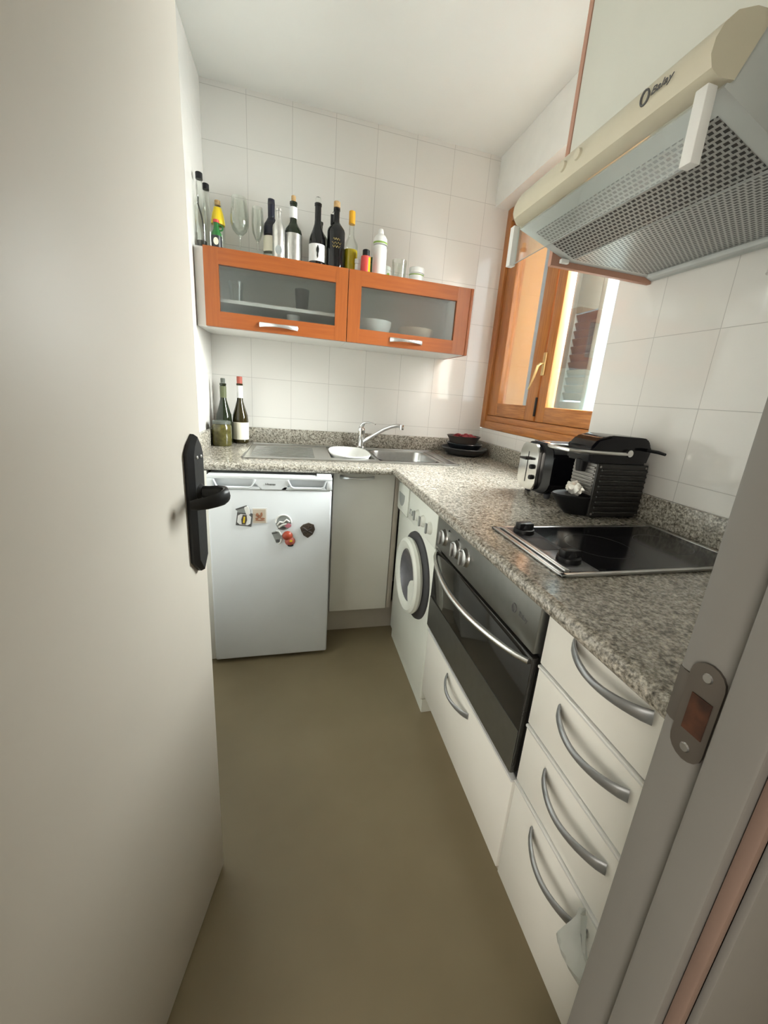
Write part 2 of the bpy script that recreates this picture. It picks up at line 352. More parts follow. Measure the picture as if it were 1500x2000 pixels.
# hall the photo is taken from
b = B(-0.96, -0.9, -4.2, YH, 0, H); solo('wall_hall_left', b, 'paint', 'white hall wall left of the photographer', 'wall', kind='structure')
b = B(1.95, 2.01, -4.2, YH, 0, H); solo('wall_hall_right', b, 'paint', 'white hall wall right of the photographer', 'wall', kind='structure')
b = B(-0.96, 2.01, -4.26, -4.2, 0, H); solo('wall_hall_back', b, 'paint', 'white hall wall behind the photographer', 'wall', kind='structure')

# door frame (trim_2): right jamb with rebate and strike plate, left jamb, head
t = thing('trim_2', 'greyish white door frame with a dark metal strike plate', 'door frame', (0.7, -2.14, 0), kind='structure')
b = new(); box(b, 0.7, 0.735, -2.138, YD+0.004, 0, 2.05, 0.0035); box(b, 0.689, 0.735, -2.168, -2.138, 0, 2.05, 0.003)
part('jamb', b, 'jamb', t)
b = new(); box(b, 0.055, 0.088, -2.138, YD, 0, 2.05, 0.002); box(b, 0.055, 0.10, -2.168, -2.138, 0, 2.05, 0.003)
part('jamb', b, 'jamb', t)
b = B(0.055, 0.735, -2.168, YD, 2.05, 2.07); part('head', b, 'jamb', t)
b = B(0.696, 0.7035, -2.178, -2.1685, 0, 2.05, 0.002); part('edge_strip', b, 'pink', t, 'rounded edge of the door frame with warm light painted in as pink')
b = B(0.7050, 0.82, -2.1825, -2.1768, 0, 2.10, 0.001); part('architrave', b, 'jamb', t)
# strike plate: rounded ends, curved lip towards the kitchen, latch hole, two screws
sp_y0, sp_y1, sz0, sz1 = -2.1335, -2.106, 0.944, 1.026
poly = []
for k in range(9): a = PI*k/8; poly.append((-2.1205+0.0125*math.cos(a), sz1-0.0125+0.0125*math.sin(a)))
for k in range(9): a = PI+PI*k/8; poly.append((-2.1205+0.0125*math.cos(a), sz0+0.0125+0.0125*math.sin(a)))
b = prism(new(), poly, 'x', 0.6978, 0.6999)
bm2 = new(); pts = [(-2.110, 0.6985), (-2.104, 0.6985), (-2.0985, 0.7005), (-2.0965, 0.7065), (-2.0980, 0.7065), (-2.0995, 0.7020), (-2.104, 0.7001), (-2.110, 0.7001)]
prism(b, [(x, y) for y, x in pts], 'z', 0.966, 1.010)
sp = part('strike_plate', b, 'steel', t, 'dark steel strike plate with curved lip'); sp.data.materials[0] = plain('dull bronze steel', (0.17, 0.15, 0.13, 1), 0.40, metal=0.7)
part('latch_hole', B(0.6970, 0.6979, -2.129, -2.114, 0.968, 0.999), plain('hole with bare wood', (0.06, 0.022, 0.010, 1), 0.8, var=0.6, vs=60), sp)
for zz in (1.0155, 0.9545): part('screw', L([(0.0, -0.0012), (0.003, -0.0012), (0.0038, 0.0)], c=(0.6977, -2.1205, zz), n=12, axis='x'), 'steel', sp)

# open door
ang = math.atan2(0.9745, 0.2246)
dr = thing('door_1', 'white kitchen door standing open with black lever handle', 'door', (0.246, -1.505, 0), 0, kind='structure')
def dP(s, off, z):  # s from free edge to hinge, off out of the hall face
    return (0.246-0.2246*s+0.9745*off, -1.505-0.9745*s-0.2246*off, z)
def dmat(): # local (s, off, z) -> world
    m = Matrix(((-0.2246, 0.9745, 0, 0.246), (-0.9745, -0.2246, 0, -1.505), (0, 0, 1, 0), (0, 0, 0, 1))); return m
def dbox(*a, **k):
    bm = B(*a, **k); bm.transform(dmat()); return bm
part('leaf', dbox(0, 0.605, -0.035, 0, 0.006, 2.03, bev=0.002), 'door', dr)
poly = [(0.012, 0.868), (0.037, 0.842), (0.062, 0.868), (0.064, 1.068), (0.054, 1.084), (0.037, 1.099), (0.020, 1.084), (0.010, 1.068)]
b = new()
q = [(s, z) for s, z in poly]; inner = [(0.037+(s-0.037)*0.62, 0.970+(z-0.970)*0.965) for s, z in q]
v0 = [b.verts.new((s, 0.0, z)) for s, z in q]; v1 = [b.verts.new((s, 0.006, z)) for s, z in q]; v2 = [b.verts.new((s, 0.013, z)) for s, z in inner]
n = len(q)
for A, Bv in ((v0, v1), (v1, v2)):
    for k in range(n): b.faces.new((A[k], A[(k+1) % n], Bv[(k+1) % n], Bv[k]))
b.faces.new(v2); b.faces.new(v0[::-1]); b.transform(dmat())
ha = part('backplate', b, 'iron', dr, 'long black iron backplate with pointed ends')
b = tube(new(), [(0.037, 0.010, 0.997), (0.037, 0.030, 0.998), (0.036, 0.044, 0.999), (0.038, 0.055, 0.998), (0.046, 0.061, 0.996), (0.058, 0.060, 0.994), (0.068, 0.054, 0.992), (0.078, 0.042, 0.989), (0.085, 0.028, 0.987), (0.088, 0.019, 0.986)],
         [(0.009, 0.011), (0.009, 0.011), (0.0095, 0.012), (0.009, 0.0135), (0.0075, 0.014), (0.006, 0.0135), (0.005, 0.012), (0.0045, 0.011), (0.004, 0.010), (0.003, 0.008)], 12)
b.transform(dmat()); part('lever', b, 'iron', ha, 'black iron door lever')
b = lathe(new(), [(0.0, 0.019), (0.012, 0.018), (0.017, 0.011), (0.0175, 0.010)], c=(0.037, 0, 0.997), axis='y', n=16); b.transform(dmat()); part('rosette', b, 'iron', ha)
for s_ in (0.030, 0.044):
    b = lathe(new(), [(0, 0.0155), (0.003, 0.0145), (0.0035, 0.012)], c=(s_, 0, 1.060), axis='y', n=10); b.transform(dmat()); part('screw', b, 'steel', ha)

# ------------------------------------------------------------------ window
wn = thing('window_1', 'varnished wooden casement window above the worktop corner', 'window', (WF, -0.55, 1.04), kind='structure')
WY0, WY1, WZ0, WZ1 = -0.002, -1.165, 1.041, 2.210
X0, X1 = WF-0.004, WF+0.062
b = new(); box(b, X0, X1, WY0-0.055, WY0, WZ0, WZ1, 0.004); box(b, X0, X1, WY1, WY1+0.055, WZ0, WZ1, 0.004); part('frame_upright', b, 'pine_v', wn)
b = new(); box(b, X0, X1, WY1+0.055, WY0-0.055, WZ0, WZ0+0.045, 0.004); box(b, X0+0.008, X1, WY1+0.055, WY0-0.055, WZ0+0.045, WZ0+0.078, 0.004); box(b, X0, X1, WY1+0.055, WY0-0.055, WZ1-0.07, WZ1, 0.004); part('frame_rail', b, 'pine_h', wn)
def sash(y0, y1, gm, lab):
    z0, z1 = WZ0+0.080, WZ1-0.072; xs0, xs1 = X0+0.012, X1-0.006; st = 0.082 if False else 0.075
    yA = y0-0.002; yB = y1
    ft = 0.116 if lab == 'l' else 0.002; ww = 0.066
    b = new(); box(b, xs0, xs1, yA-ww*1.6 if lab == 'l' else yA-ww, yA, z0, z1, 0.004); box(b, xs0, xs1, yB, yB+(ww*1.35 if lab == 'l' else ww*1.1), z0, z1, 0.004)
    s_ = part('sash', b, 'pine_v', wn, 'left opening sash' if lab == 'l' else 'right sash beside the tiles')
    ga, gb = yA-(ww*1.6 if lab == 'l' else ww), yB+(ww*1.35 if lab == 'l' else ww*1.1)
    b = new(); box(b, xs0, xs1, gb, ga, z0, z0+0.072, 0.004); box(b, xs0, xs1, gb, ga, z1-0.07, z1, 0.004); part('sash_rail', b, 'pine_h', s_)
    part('pane', B(xs0+0.014, xs0+0.018, gb-0.004, ga+0.004, z0+0.068, z1-0.066), gm, s_)
    return s_
sl = sash(-0.059, -0.552, 'pane', 'l'); sr = sash(-0.562, -1.106, 'dirty', 'r')
xh = X0+0.011
b = B(xh-0.007, xh, -0.583, -0.559, 1.335, 1.438, 0.003); hp = part('handle_plate', b, 'brass', wn, 'pale brass window handle plate')
b = tube(new(), [(xh-0.007, -0.571, 1.388), (xh-0.022, -0.571, 1.386), (xh-0.030, -0.566, 1.376), (xh-0.032, -0.552, 1.335), (xh-0.032, -0.532, 1.292), (xh-0.034, -0.520, 1.270)], [(0.006, 0.006), (0.006, 0.006), (0.006, 0.008), (0.004, 0.007), (0.003, 0.005), (0.003, 0.004)], 10, up=(1, 0, 0)); part('lever', b, 'brass', hp)
b = new()
for z_ in (1.145, 1.95): box(b, X0+0.004, X0+0.013, -0.563, -0.551, z_, z_+0.09, 0.003)
part('bolt', b, 'iron', wn)
# outside: masonry reveal, sill, shutter, opposite facade
solo('wall_exterior_reveal', B(X1+0.001, 1.745, -0.10, 0.0, 1.041, 2.21), 'tan', 'tan rendered outer reveal seen through the left window pane', 'wall', kind='structure')
b = new(); box(b, X1+0.001, 1.775, -1.165, -0.10, 1.041, 1.172, 0.004)
solo('window_sill', b, 'sill', 'pale green stone sill outside the wooden window', 'window sill', kind='structure')
b = B(3.6, 3.7, -4.0, 3.0, 0.0, 4.2); solo('wall_exterior_opposite', b, 'paleblue', 'facade across the courtyard, coloured pale to stand for bright sky', 'wall', kind='structure')
sh = thing('louvered_shutter', 'weathered grey green louvered shutter leaf outside the window', 'shutter', (1.80, -0.29, 1.06))
SY0, SY1, SZ0, SZ1 = 0.02, -0.585, 1.18, 2.30
b = new(); box(b, 1.785, 1.82, SY0-0.36, SY0, SZ0, SZ1, 0.002); part('panel', b, 'shutter', sh)
part('stile', B(1.785, 1.82, SY0-0.415, SY0-0.36, SZ0, SZ1, 0.003), 'shutter', sh); part('stile', B(1.785, 1.82, SY1, SY1+0.03, SZ0, SZ1, 0.003), 'shutter', sh)
part('rail', B(1.785, 1.82, SY1+0.03, SY0-0.415, SZ0, SZ0+0.05, 0.003), 'shutter', sh); part('rail', B(1.785, 1.82, SY1+0.03, SY0-0.415, 1.66, SZ1, 0.003), 'shutter', sh)
z_ = SZ0+0.055
k = 0
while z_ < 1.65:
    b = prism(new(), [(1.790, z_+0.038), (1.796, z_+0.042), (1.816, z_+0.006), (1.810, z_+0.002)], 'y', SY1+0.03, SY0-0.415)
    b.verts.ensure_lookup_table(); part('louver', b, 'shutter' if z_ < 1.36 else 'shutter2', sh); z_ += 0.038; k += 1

# ------------------------------------------------------------------ worktop
wt = thing('worktop', 'grey speckled granite worktop running around the kitchen corner', 'worktop', (0.8, -0.6, 0.852))
Z0, Z1, FY, FX = 0.853, 0.885, -0.652, 0.838
b = new()
def slab(x0, x1, y0, y1): box(b, x0, x1, y0, y1, Z0, Z1)
bx0, bx1, by0, by1 = 0.80, 1.10, -0.50, -0.17     # big bowl hole
tx0, tx1, ty0, ty1 = 0.575, 0.785, -0.47, -0.12   # small bowl hole
slab(0.001, tx0, FY, -0.001); slab(tx0, tx1, FY, ty0); slab(tx0, tx1, ty1, -0.001); slab(tx1, bx0, FY, -0.001)
slab(bx0, bx1, FY, by0); slab(bx0, bx1, by1, -0.001); slab(bx1, WF-0.001, FY, -0.001)
slab(FX, WF-0.001, -1.049, FY); slab(FX, WN-0.001, -2.095, -1.049)
nose = [(0.0, Z0)]+[(-0.0165*math.cos(a)*1.0-0.0, (Z0+Z1)/2+0.016*math.sin(a)) for a in [(-PI/2)+PI*k/10 for k in range(11)]]+[(0.0, Z1)]
prism(b, [(FY+u, v) for u, v in nose], 'x', 0.001, FX)
prism(b, [(FX+u, v) for u, v in nose], 'y', -2.095, FY)
part('slab', b, 'granite', wt)
b = new(); UZ = 0.963
box(b, 0.021, WF-0.02, -0.021, -0.001, Z1, UZ, 0.002); box(b, 0.001, 0.021, -0.55, -0.001, Z1, UZ, 0.002)
box(b, WF-0.021, WF-0.001, -1.049, -0.021, Z1, UZ, 0.002); box(b, WN-0.021, WN-0.001, -2.095, -1.049, Z1, UZ, 0.002)
part('upstand', b, 'granite', wt)

# ------------------------------------------------------------------ sink, basin, tap
sk = thing('kitchen_sink', 'stainless steel inset sink with a ribbed drainer on its left', 'sink', (0.69, -0.33, Z1))
sx0, sx1, sy0, sy1 = 0.195, 1.185, -0.545, -0.095; dz0, dz1 = Z1+0.0004, Z1+0.004
b = new()
for a in ((sx0, tx0, sy0, sy1), (tx0, tx1, sy0, ty0+0.001), (tx0, tx1, ty1-0.001, sy1), (tx1, bx0, sy0, sy1), (bx0, bx1, sy0, by0+0.001), (bx0, bx1, by1-0.001, sy1), (bx1, sx1, sy0, sy1)):
    box(b, *a, dz0, dz1)
for a in ((sx0, sx1, sy0, sy0+0.008), (sx0, sx1, sy1-0.008, sy1), (sx0, sx0+0.008, sy0, sy1), (sx1-0.008, sx1, sy0, sy1)): box(b, *a, dz1, dz1+0.003, 0.001)
for a in ((bx0-0.012, bx1+0.03, by1+0.006, by1+0.013), (bx1+0.022, bx1+0.030, by0, by1+0.01)): box(b, *a, dz1, dz1+0.004, 0.0015)
part('deck', b, 'steel', sk)
b = new()
for k in range(9):
    y_ = sy0+0.06+k*0.035; box(b, sx0+0.03, 0.50, y_, y_+0.010, dz1, dz1+0.0025, 0.001)
part('drainer_ribs', b, 'steel', sk)
def basin(x0, x1, y0, y1, ztop, depth, r):
    b = new(); rings = []
    for ins, z in ((-0.004, ztop), (0.0, ztop-0.001), (0.003, ztop-0.012), (0.010, ztop-depth+0.03), (0.03, ztop-depth+0.006), (0.06, ztop-depth)):
        rings.append([b.verts.new((u, v, z)) for u, v in rounded(x0+ins, x1-ins, y0+ins, y1-ins, max(0.01, r-ins*0.3))])
    n = len(rings[0])
    for A, C_ in zip(rings, rings[1:]):
        for k in range(n): b.faces.new((A[k], A[(k+1) % n], C_[(k+1) % n], C_[k]))
    b.faces.new(rings[-1]); return b
part('bowl', basin(bx0+0.004, bx1-0.004, by0+0.004, by1-0.004, dz1+0.0012, 0.15, 0.055), 'steel', sk)
part('drain', L([(0, 0.004), (0.03, 0.004), (0.034, 0.0)], c=(0.95, -0.34, dz1-0.148), n=20), 'chrome', sk)
# white oval basin sitting in the small bowl
bs = thing('plastic_basin', 'white oval plastic basin set into the sink beside the tap', 'basin', (0.68, -0.295, 0.80))
b = lathe(new(), [(0.0, 0.843), (0.75, 0.845), (0.90, 0.862), (0.965, 0.893), (0.985, 0.897), (1.0, 0.895), (1.0, 0.891), (0.97, 0.889), (0.88, 0.858), (0.74, 0.840), (0.0, 0.838)], c=(0.680, -0.295, 0), n=40)
for v in b.verts:
    dx, dy = v.co.x-0.680, v.co.y+0.295
    r = math.hypot(dx, dy); a = math.atan2(dy, dx); e = 2.6
    f = (abs(math.cos(a))**e+abs(math.sin(a))**e)**(-1/e)
    v.co.x = 0.680+r*f*math.cos(a)*0.102; v.co.y = -0.295+r*f*math.sin(a)*0.172
part('shell', b, 'white', bs)
tp = thing('mixer_tap', 'chrome mixer tap with a long spout over the sink', 'tap', (0.772, -0.085, dz1))
part('body', L([(0, 0), (0.026, 0), (0.026, 0.006), (0.021, 0.012), (0.020, 0.06), (0.021, 0.095), (0.020, 0.108), (0.014, 0.118), (0, 0.120)], c=(0.772, -0.085, dz1)), 'chrome', tp)
part('lever', tube(new(), [(0.772, -0.082, 1.000), (0.774, -0.090, 1.018), (0.783, -0.100, 1.030), (0.800, -0.118, 1.036), (0.822, -0.138, 1.033), (0.836, -0.15, 1.028)], [(0.013, 0.012), (0.013, 0.010), (0.012, 0.007), (0.010, 0.005), (0.009, 0.004), (0.006, 0.003)], 12), 'chrome', tp)
sp_ = part('spout', tube(new(), [(0.785, -0.093, 0.925), (0.81, -0.103, 0.945), (0.85, -0.122, 0.976), (0.89, -0.142, 1.005), (0.925, -0.158, 1.023), (0.955, -0.172, 1.031), (0.975, -0.180, 1.030)], 0.0105, 14), 'chrome', tp)
part('aerator', L([(0, 0), (0.012, 0), (0.0125, 0.016), (0.011, 0.026), (0, 0.027)], c=(0.977, -0.182, 1.011), n=18), 'chrome', sp_)

# ------------------------------------------------------------------ base units under the sink run
bc = thing('corner_base_cabinet', 'white base cabinet with a silver bow handle beside the fridge', 'cabinet', (0.72, -0.3, 0))
YF = -0.572
part('carcass', B(0.578, 0.889, YF+0.020, -0.03, 0.145, 0.725), 'cabin', bc)
dd = part('door', B(0.580, 0.862, YF, YF+0.019, 0.148, 0.848, 0.0015), 'cab', bc)
part('handle', bow_handle((0.608, YF, 0.822), (0.762, YF, 0.822), (0, -1, 0), 0.0, 0.030, 0.009, 0.005, 0.0045), 'silverh', dd)
part('filler', B(0.865, 0.889, YF+0.004, YF+0.019, 0.148, 0.848, 0.001), 'plinth', bc)
part('plinth', B(0.578, 0.93, -0.505, -0.49, 0.0, 0.1445), 'plinth', bc, 'beige plinth board')

# fridge
fr = thing('fridge', 'small white fridge with magnets under the worktop', 'fridge', (0.325, -0.4, 0))
FX0, FX1, FYF = 0.088, 0.562, -0.698
part('body', B(FX0, FX1, FYF+0.055, -0.06, 0.035, 0.842, 0.004), 'appl', fr)
for x_ in (FX0+0.03, FX1-0.03):
    for y_ in (FYF+0.09, -0.1): part('foot', L([(0, 0), (0.016, 0), (0.016, 0.037), (0, 0.037)], c=(x_, y_, 0), n=14), 'black', fr)
b = B(FX0, FX1, FYF, FYF+0.05, 0.018, 0.790, 0.008, 3); fd = part('door', b, 'appl', fr)
b = new()   # top of the door: band with two grip recesses
box(b, FX0, FX1, FYF+0.022, FYF+0.05, 0.790, 0.8445, 0.004); box(b, FX0, FX1, FYF-0.002, FYF+0.022, 0.830, 0.8445, 0.004)
prism(b, [(FX0+0.195, 0.7905), (FX1-0.195+0.012, 0.7905), (FX1-0.165, 0.831), (FX0+0.165, 0.831)], 'y', FYF-0.002, FYF+0.022)
for x0_, x1_ in ((FX0, FX0+0.022), (FX1-0.022, FX1)): box(b, x0_, x1_, FYF-0.002, FYF+0.022, 0.7905, 0.8305, 0.003)
prism(b, [(FX0+0.02, 0.7905), (FX0+0.2, 0.7905), (FX0+0.19, 0.800), (FX0+0.03, 0.800)], 'y', FYF-0.002, FYF+0.010)
prism(b, [(FX1-0.2, 0.7905), (FX1-0.02, 0.7905), (FX1-0.03, 0.800), (FX1-0.19, 0.800)], 'y', FYF-0.002, FYF+0.010)
fh = part('grip_band', b, 'appl', fd)
for sgn, x_ in ((1, FX0), (-1, FX1)):
    part('grip_rim', tube(new(), [(x_+sgn*0.024, FYF-0.002, 0.829), (x_+sgn*0.034, FYF-0.002, 0.803), (x_+sgn*0.046, FYF-0.002, 0.798), (x_+sgn*0.150, FYF-0.002, 0.797), (x_+sgn*0.162, FYF-0.002, 0.803), (x_+sgn*0.176, FYF-0.002, 0.829)], 0.0032, 8, up=(0, 1, 0)), 'appl', fh)
part('logo', text_at('Hisense', 0.0125, (0.320, FYF-0.0026, 0.812), (1, 0, 0), (0, 0, 1)), 'darkprint', fh, 'grey brand lettering')
part('seam', B(FX0+0.002, FX1-0.002, FYF-0.0006, FYF+0.002, 0.7885, 0.7905), 'greyp', fd)
part('hinge_cap', B(FX1-0.062, FX1-0.002, FYF+0.012, FYF+0.05, 0.8448, 0.8520, 0.003), 'appl', fr)

solo('trim_4', B(0.001, 0.082, -0.66, -0.62, 0.0, 0.8515), 'cab', 'narrow white filler panel between the left wall and the fridge', 'filler panel', kind='structure')

# magnets on the fridge door
YM = FYF-0.0005
def magnet(name, label, x, z, parts):
    t = thing(name, label, 'magnet', (x, YM, z), group=None)
    for nm, bm, mt in parts:
        bm.transform(Matrix.Translation((x, YM, z))); part(nm, bm, mt, t)
    return t
def pl(poly, d0, d1): return prism(new(), poly, 'y', -d0, -d1)
def rotp(poly, a): return [(u*math.cos(a)-v*math.sin(a), u*math.sin(a)+v*math.cos(a)) for u, v in poly]
def el(rx, rz, n=20, a0=0, cx=0, cz=0): return [(cx+rx*math.cos(2*PI*k/n), cz+rz*math.sin(2*PI*k/n)) for k in range(n)]
rect = lambda w, h, cx=0, cz=0: [(cx-w/2, cz-h/2), (cx+w/2, cz-h/2), (cx+w/2, cz+h/2), (cx-w/2, cz+h/2)]
magnet('fridge_magnet', 'white tag magnet with a grey slanted strip, highest on the fridge', 0.214, 0.7035, [('card', pl(rotp(rect(0.040, 0.026), 0.35), 0, 0.003), 'greyp'), ('strip', pl(rotp(rect(0.044, 0.006, 0, 0.012), 0.35), 0.003, 0.005), 'darkprint'), ('tag', pl(rotp(rounded(-0.008, 0.008, -0.017, 0.017, 0.005), 0.25), 0.003, 0.008), 'white')])
bpy.data.objects['tag'].location.x = 0.018
magnet('fridge_magnet', 'dark bordered square magnet with white sides, lowest left on the fridge', 0.2195, 0.6655, [('border', pl(rotp(rect(0.058, 0.054), -0.13), 0, 0.004), 'darkprint'), ('face', pl(rotp([(-0.025, -0.014), (-0.015, -0.022), (0.015, -0.022), (0.025, -0.014), (0.025, 0.014), (0.015, 0.022), (-0.015, 0.022), (-0.025, 0.014)], -0.13), 0.004, 0.005), 'wpaper'), ('badge', pl(rotp([(-0.007, -0.02), (0.007, -0.02), (0.011, 0), (0.007, 0.02), (-0.007, 0.02), (-0.011, 0)], -0.13), 0.005, 0.0065), 'bronze'), ('stripe', pl(rotp(rect(0.006, 0.026), -0.13), 0.0065, 0.007), 'yellow')])
b1 = new()
for cx, cz, w, h in ((-0.010, 0.004, 0.012, 0.016), (-0.002, -0.004, 0.016, 0.014), (0.006, 0.006, 0.008, 0.018), (0.010, -0.012, 0.018, 0.008), (-0.012, -0.012, 0.012, 0.010), (0.0, -0.019, 0.040, 0.005)):
    prism(b1, el(w/2, h/2, 10, 0, cx, cz), 'y', -0.0035, -0.0042)
magnet('fridge_magnet', 'square beige card magnet with a reddish drawing', 0.279, 0.681, [('card', pl(rect(0.056, 0.066), 0, 0.002), 'wpaper'), ('picture', pl(rect(0.049, 0.058, -0.002, -0.001), 0.002, 0.0035), 'beige'), ('drawing', b1, 'sienna')])
b1 = tube(new(), [(-0.024, -0.006, -0.010), (-0.014, -0.007, 0.004), (0.0, -0.008, 0.002), (0.012, -0.007, 0.014), (0.024, -0.006, 0.004)], 0.004, 8)
tube(b1, [(-0.018, -0.006, -0.020), (-0.004, -0.008, -0.008), (0.012, -0.006, -0.004)], 0.004, 8)
magnet('fridge_magnet', 'round grey and white relief magnet with a pink corner', 0.370, 0.652, [('disc', pl(el(0.031, 0.033), 0, 0.004), 'greyp'), ('rim', tube(new(), [(0.031*math.cos(a), -0.004, 0.033*math.sin(a)) for a in [PI*k/14 for k in range(15)]], 0.003, 8), 'white'), ('relief', b1, 'white'), ('dark_band', pl(el(0.016, 0.006, 14, 0, -0.006, -0.024), 0.004, 0.006), 'darkprint'), ('pink_piece', pl(el(0.013, 0.009, 14, 0, 0.018, -0.012), 0.004, 0.008), 'pinkp')])  # dark band set low on the disc
magnet('fridge_magnet', 'grey magnet with a curved white right edge', 0.345, 0.589, [('plate', pl([(-0.022, 0.020), (0.0, 0.027), (0.012, 0.018), (0.016, -0.006), (0.008, -0.026), (-0.004, -0.026), (-0.014, 0.0)], 0, 0.004), 'greyp'), ('edge', tube(new(), [(-0.004, -0.005, 0.028), (0.008, -0.005, 0.026), (0.015, -0.005, 0.012), (0.017, -0.005, -0.006), (0.014, -0.005, -0.022), (0.006, -0.005, -0.028)], 0.003, 8), 'white'), ('dark_patch', pl(rect(0.013, 0.012, 0.002, -0.016), 0.004, 0.0055), 'darkprint'), ('dark_line', pl(rotp(rect(0.022, 0.005, -0.006, 0.020), 0.2), 0.004, 0.0055), 'darkprint')])
magnet('fridge_magnet', 'lumpy red and amber magnet beside the white edged one', 0.392, 0.579, [('top_lump', lathe(new(), [(0, -0.016), (0.012, -0.013), (0.019, -0.006), (0.021, 0)], c=(-0.006, 0, 0.014), axis='y', n=16), 'rust'), ('bottom_lump', lathe(new(), [(0, -0.014), (0.012, -0.011), (0.019, -0.005), (0.021, 0)], c=(0.004, 0, -0.010), axis='y', n=16), 'dred'), ('yellow_spot', pl(el(0.006, 0.004, 10, 0, 0.008, -0.004), 0.013, 0.0155), 'yellow'), ('foot', pl(el(0.012, 0.006, 12, 0, 0.006, -0.026), 0, 0.008), 'dark')])  # small yellow spot on the lower lump
b1 = new()
for a in (0.5, -0.6): tube(b1, [(-0.022*math.cos(a), -0.007, -0.022*math.sin(a)), (0, -0.009, 0), (0.022*math.cos(a), -0.007, 0.022*math.sin(a))], 0.0035, 8)
magnet('fridge_magnet', 'dark brown shield shaped relief magnet nearest the cabinet', 0.466, 0.618, [('shield', pl(rotp([(-0.030, 0.012), (-0.018, 0.024), (0.004, 0.032), (0.026, 0.024), (0.031, 0.004), (0.022, -0.018), (0.002, -0.034), (-0.016, -0.022), (-0.024, -0.006)], 0.0), 0, 0.006), 'bronze'), ('relief', b1, 'clay')])

# ------------------------------------------------------------------ right run
XF = 0.888
# washing machine
wm = thing('washing_machine', 'ivory white front loading washing machine under the granite corner', 'washing machine', (1.15, -0.85, 0))
wy0, wy1 = -0.592, -1.112
part('body', B(XF, 1.44, wy1, wy0, 0.06, 0.846, 0.010, 3), 'wm', wm)
part('plinth_panel', B(XF+0.012, 1.43, wy1+0.004, wy0-0.004, 0.0, 0.0595), 'wm', wm)
CY, CZ = -0.912, 0.500
part('rim', L([(0.176, 0.0), (0.174, -0.006), (0.158, -0.014), (0.128, -0.018), (0.128, 0.0)], c=(XF, CY, CZ), n=48, axis='x'), 'rubber', wm, 'dark grey porthole surround')
pd = part('porthole_door', L([(0.148, -0.018), (0.153, -0.028), (0.150, -0.040), (0.138, -0.047), (0.118, -0.045), (0.106, -0.036), (0.103, -0.018)], c=(XF, CY, CZ), n=48, axis='x'), 'wm', wm)
part('glass_bowl', L([(0.0, -0.004), (0.05, -0.008), (0.09, -0.022), (0.107, -0.036)], c=(XF, CY, CZ), n=40, axis='x'), 'drum', pd)
b = prism(new(), [(CY-0.118, CZ+0.035), (CY-0.070, CZ+0.010), (CY-0.050, CZ-0.025), (CY-0.060, CZ-0.070), (CY-0.085, CZ-0.105), (CY-0.125, CZ-0.06)], 'x', XF-0.045, XF-0.034, 0.003); part('grip', b, 'wm', pd)
b = new(); box(b, XF-0.014, XF-0.0005, wy0-0.168, wy0-0.003, 0.690, 0.838, 0.010, 3); dp = part('detergent_drawer', b, 'wm', wm)
b = prism(new(), [(wy0-0.048+0.046*math.cos(a)-0.03, 0.775+0.055*math.sin(a)) for a in [PI+PI*k/12 for k in range(13)]], 'x', XF-0.0155, XF-0.013); part('scoop', b, 'greyp', dp)
part('mark', B(XF-0.0150, XF-0.0138, wy0-0.046, wy0-0.018, 0.815, 0.822), 'darkprint', dp)
part('control_panel', B(XF-0.007, XF-0.0005, wy1+0.004, wy0-0.172, 0.690, 0.838, 0.004), 'wm', wm)
for k, y_ in enumerate((-0.793, -0.806, -0.819, -0.832)): part('push_button', B(XF-0.014, XF-0.0072, y_-0.0045, y_+0.0045, 0.728-0.004*(k % 2), 0.742, 0.001), 'greyp' if k % 2 else 'wm', wm)
for y_ in (-0.895, -0.965, -1.045):
    kb = part('knob', L([(0, -0.021), (0.017, -0.020), (0.021, -0.015), (0.0235, -0.0071)], c=(XF, y_, 0.745), n=20, axis='x'), 'wm', wm)
    part('grip', B(XF-0.027, XF-0.0212, y_-0.005, y_+0.005, 0.726, 0.764, 0.001), 'greyp', kb)

# oven
ov = thing('built_in_oven', 'stainless built in oven with a dark glass door and bow handle', 'oven', (1.1, -1.415, 0.39))
oy0, oy1 = -1.120, -1.710
part('body', B(XF+0.012, 1.40, oy1-0.008, oy0+0.004, 0.388, 0.846), 'dark', ov)
pn = part('control_panel', B(XF-0.010, XF+0.012, oy1, oy0, 0.712, 0.834, 0.0025), 'panel', ov)
for y_, z_ in ((-1.192, 0.766), (-1.292, 0.766), (-1.356, 0.768)):
    kb = part('knob', L([(0, -0.014), (0.020, -0.014), (0.0245, -0.011), (0.025, -0.004), (0.028, 0.0)], c=(XF-0.010, y_, z_), n=24, axis='x'), 'steel', pn)
    part('grip', B(XF-0.031, XF-0.0245, y_-0.005, y_+0.005, z_-0.021, z_+0.021, 0.002), 'steel', kb)
part('logo', text_at('Balay', 0.016, (XF-0.0105, oy1+0.052, 0.765), (0, -1, 0), (0, 0, 1)), 'darkprint', pn, 'dark brand lettering')
part('emblem', tube(new(), [(XF-0.0106, oy1+0.088+0.0075*math.cos(a), 0.767+0.0095*math.sin(a)) for a in [2*PI*k/16 for k in range(17)]], 0.0017, 6, up=(1, 0, 0)), 'darkprint', pn)
for y_ in (-1.225, -1.300): part('indicator_lamp', L([(0, -0.002), (0.0025, -0.002), (0.003, 0)], c=(XF-0.0102, y_, 0.800), n=10, axis='x'), 'dark', pn)
odr = part('door', B(XF-0.008, XF+0.010, oy1, oy0, 0.404, 0.702, 0.003), 'ovenglass', ov, 'dark glass oven door')
part('lower_band', B(XF-0.0092, XF-0.0082, oy1+0.001, oy0-0.001, 0.406, 0.520), 'panel', odr, 'grey steel band along the door bottom')
pts, rs = [], []
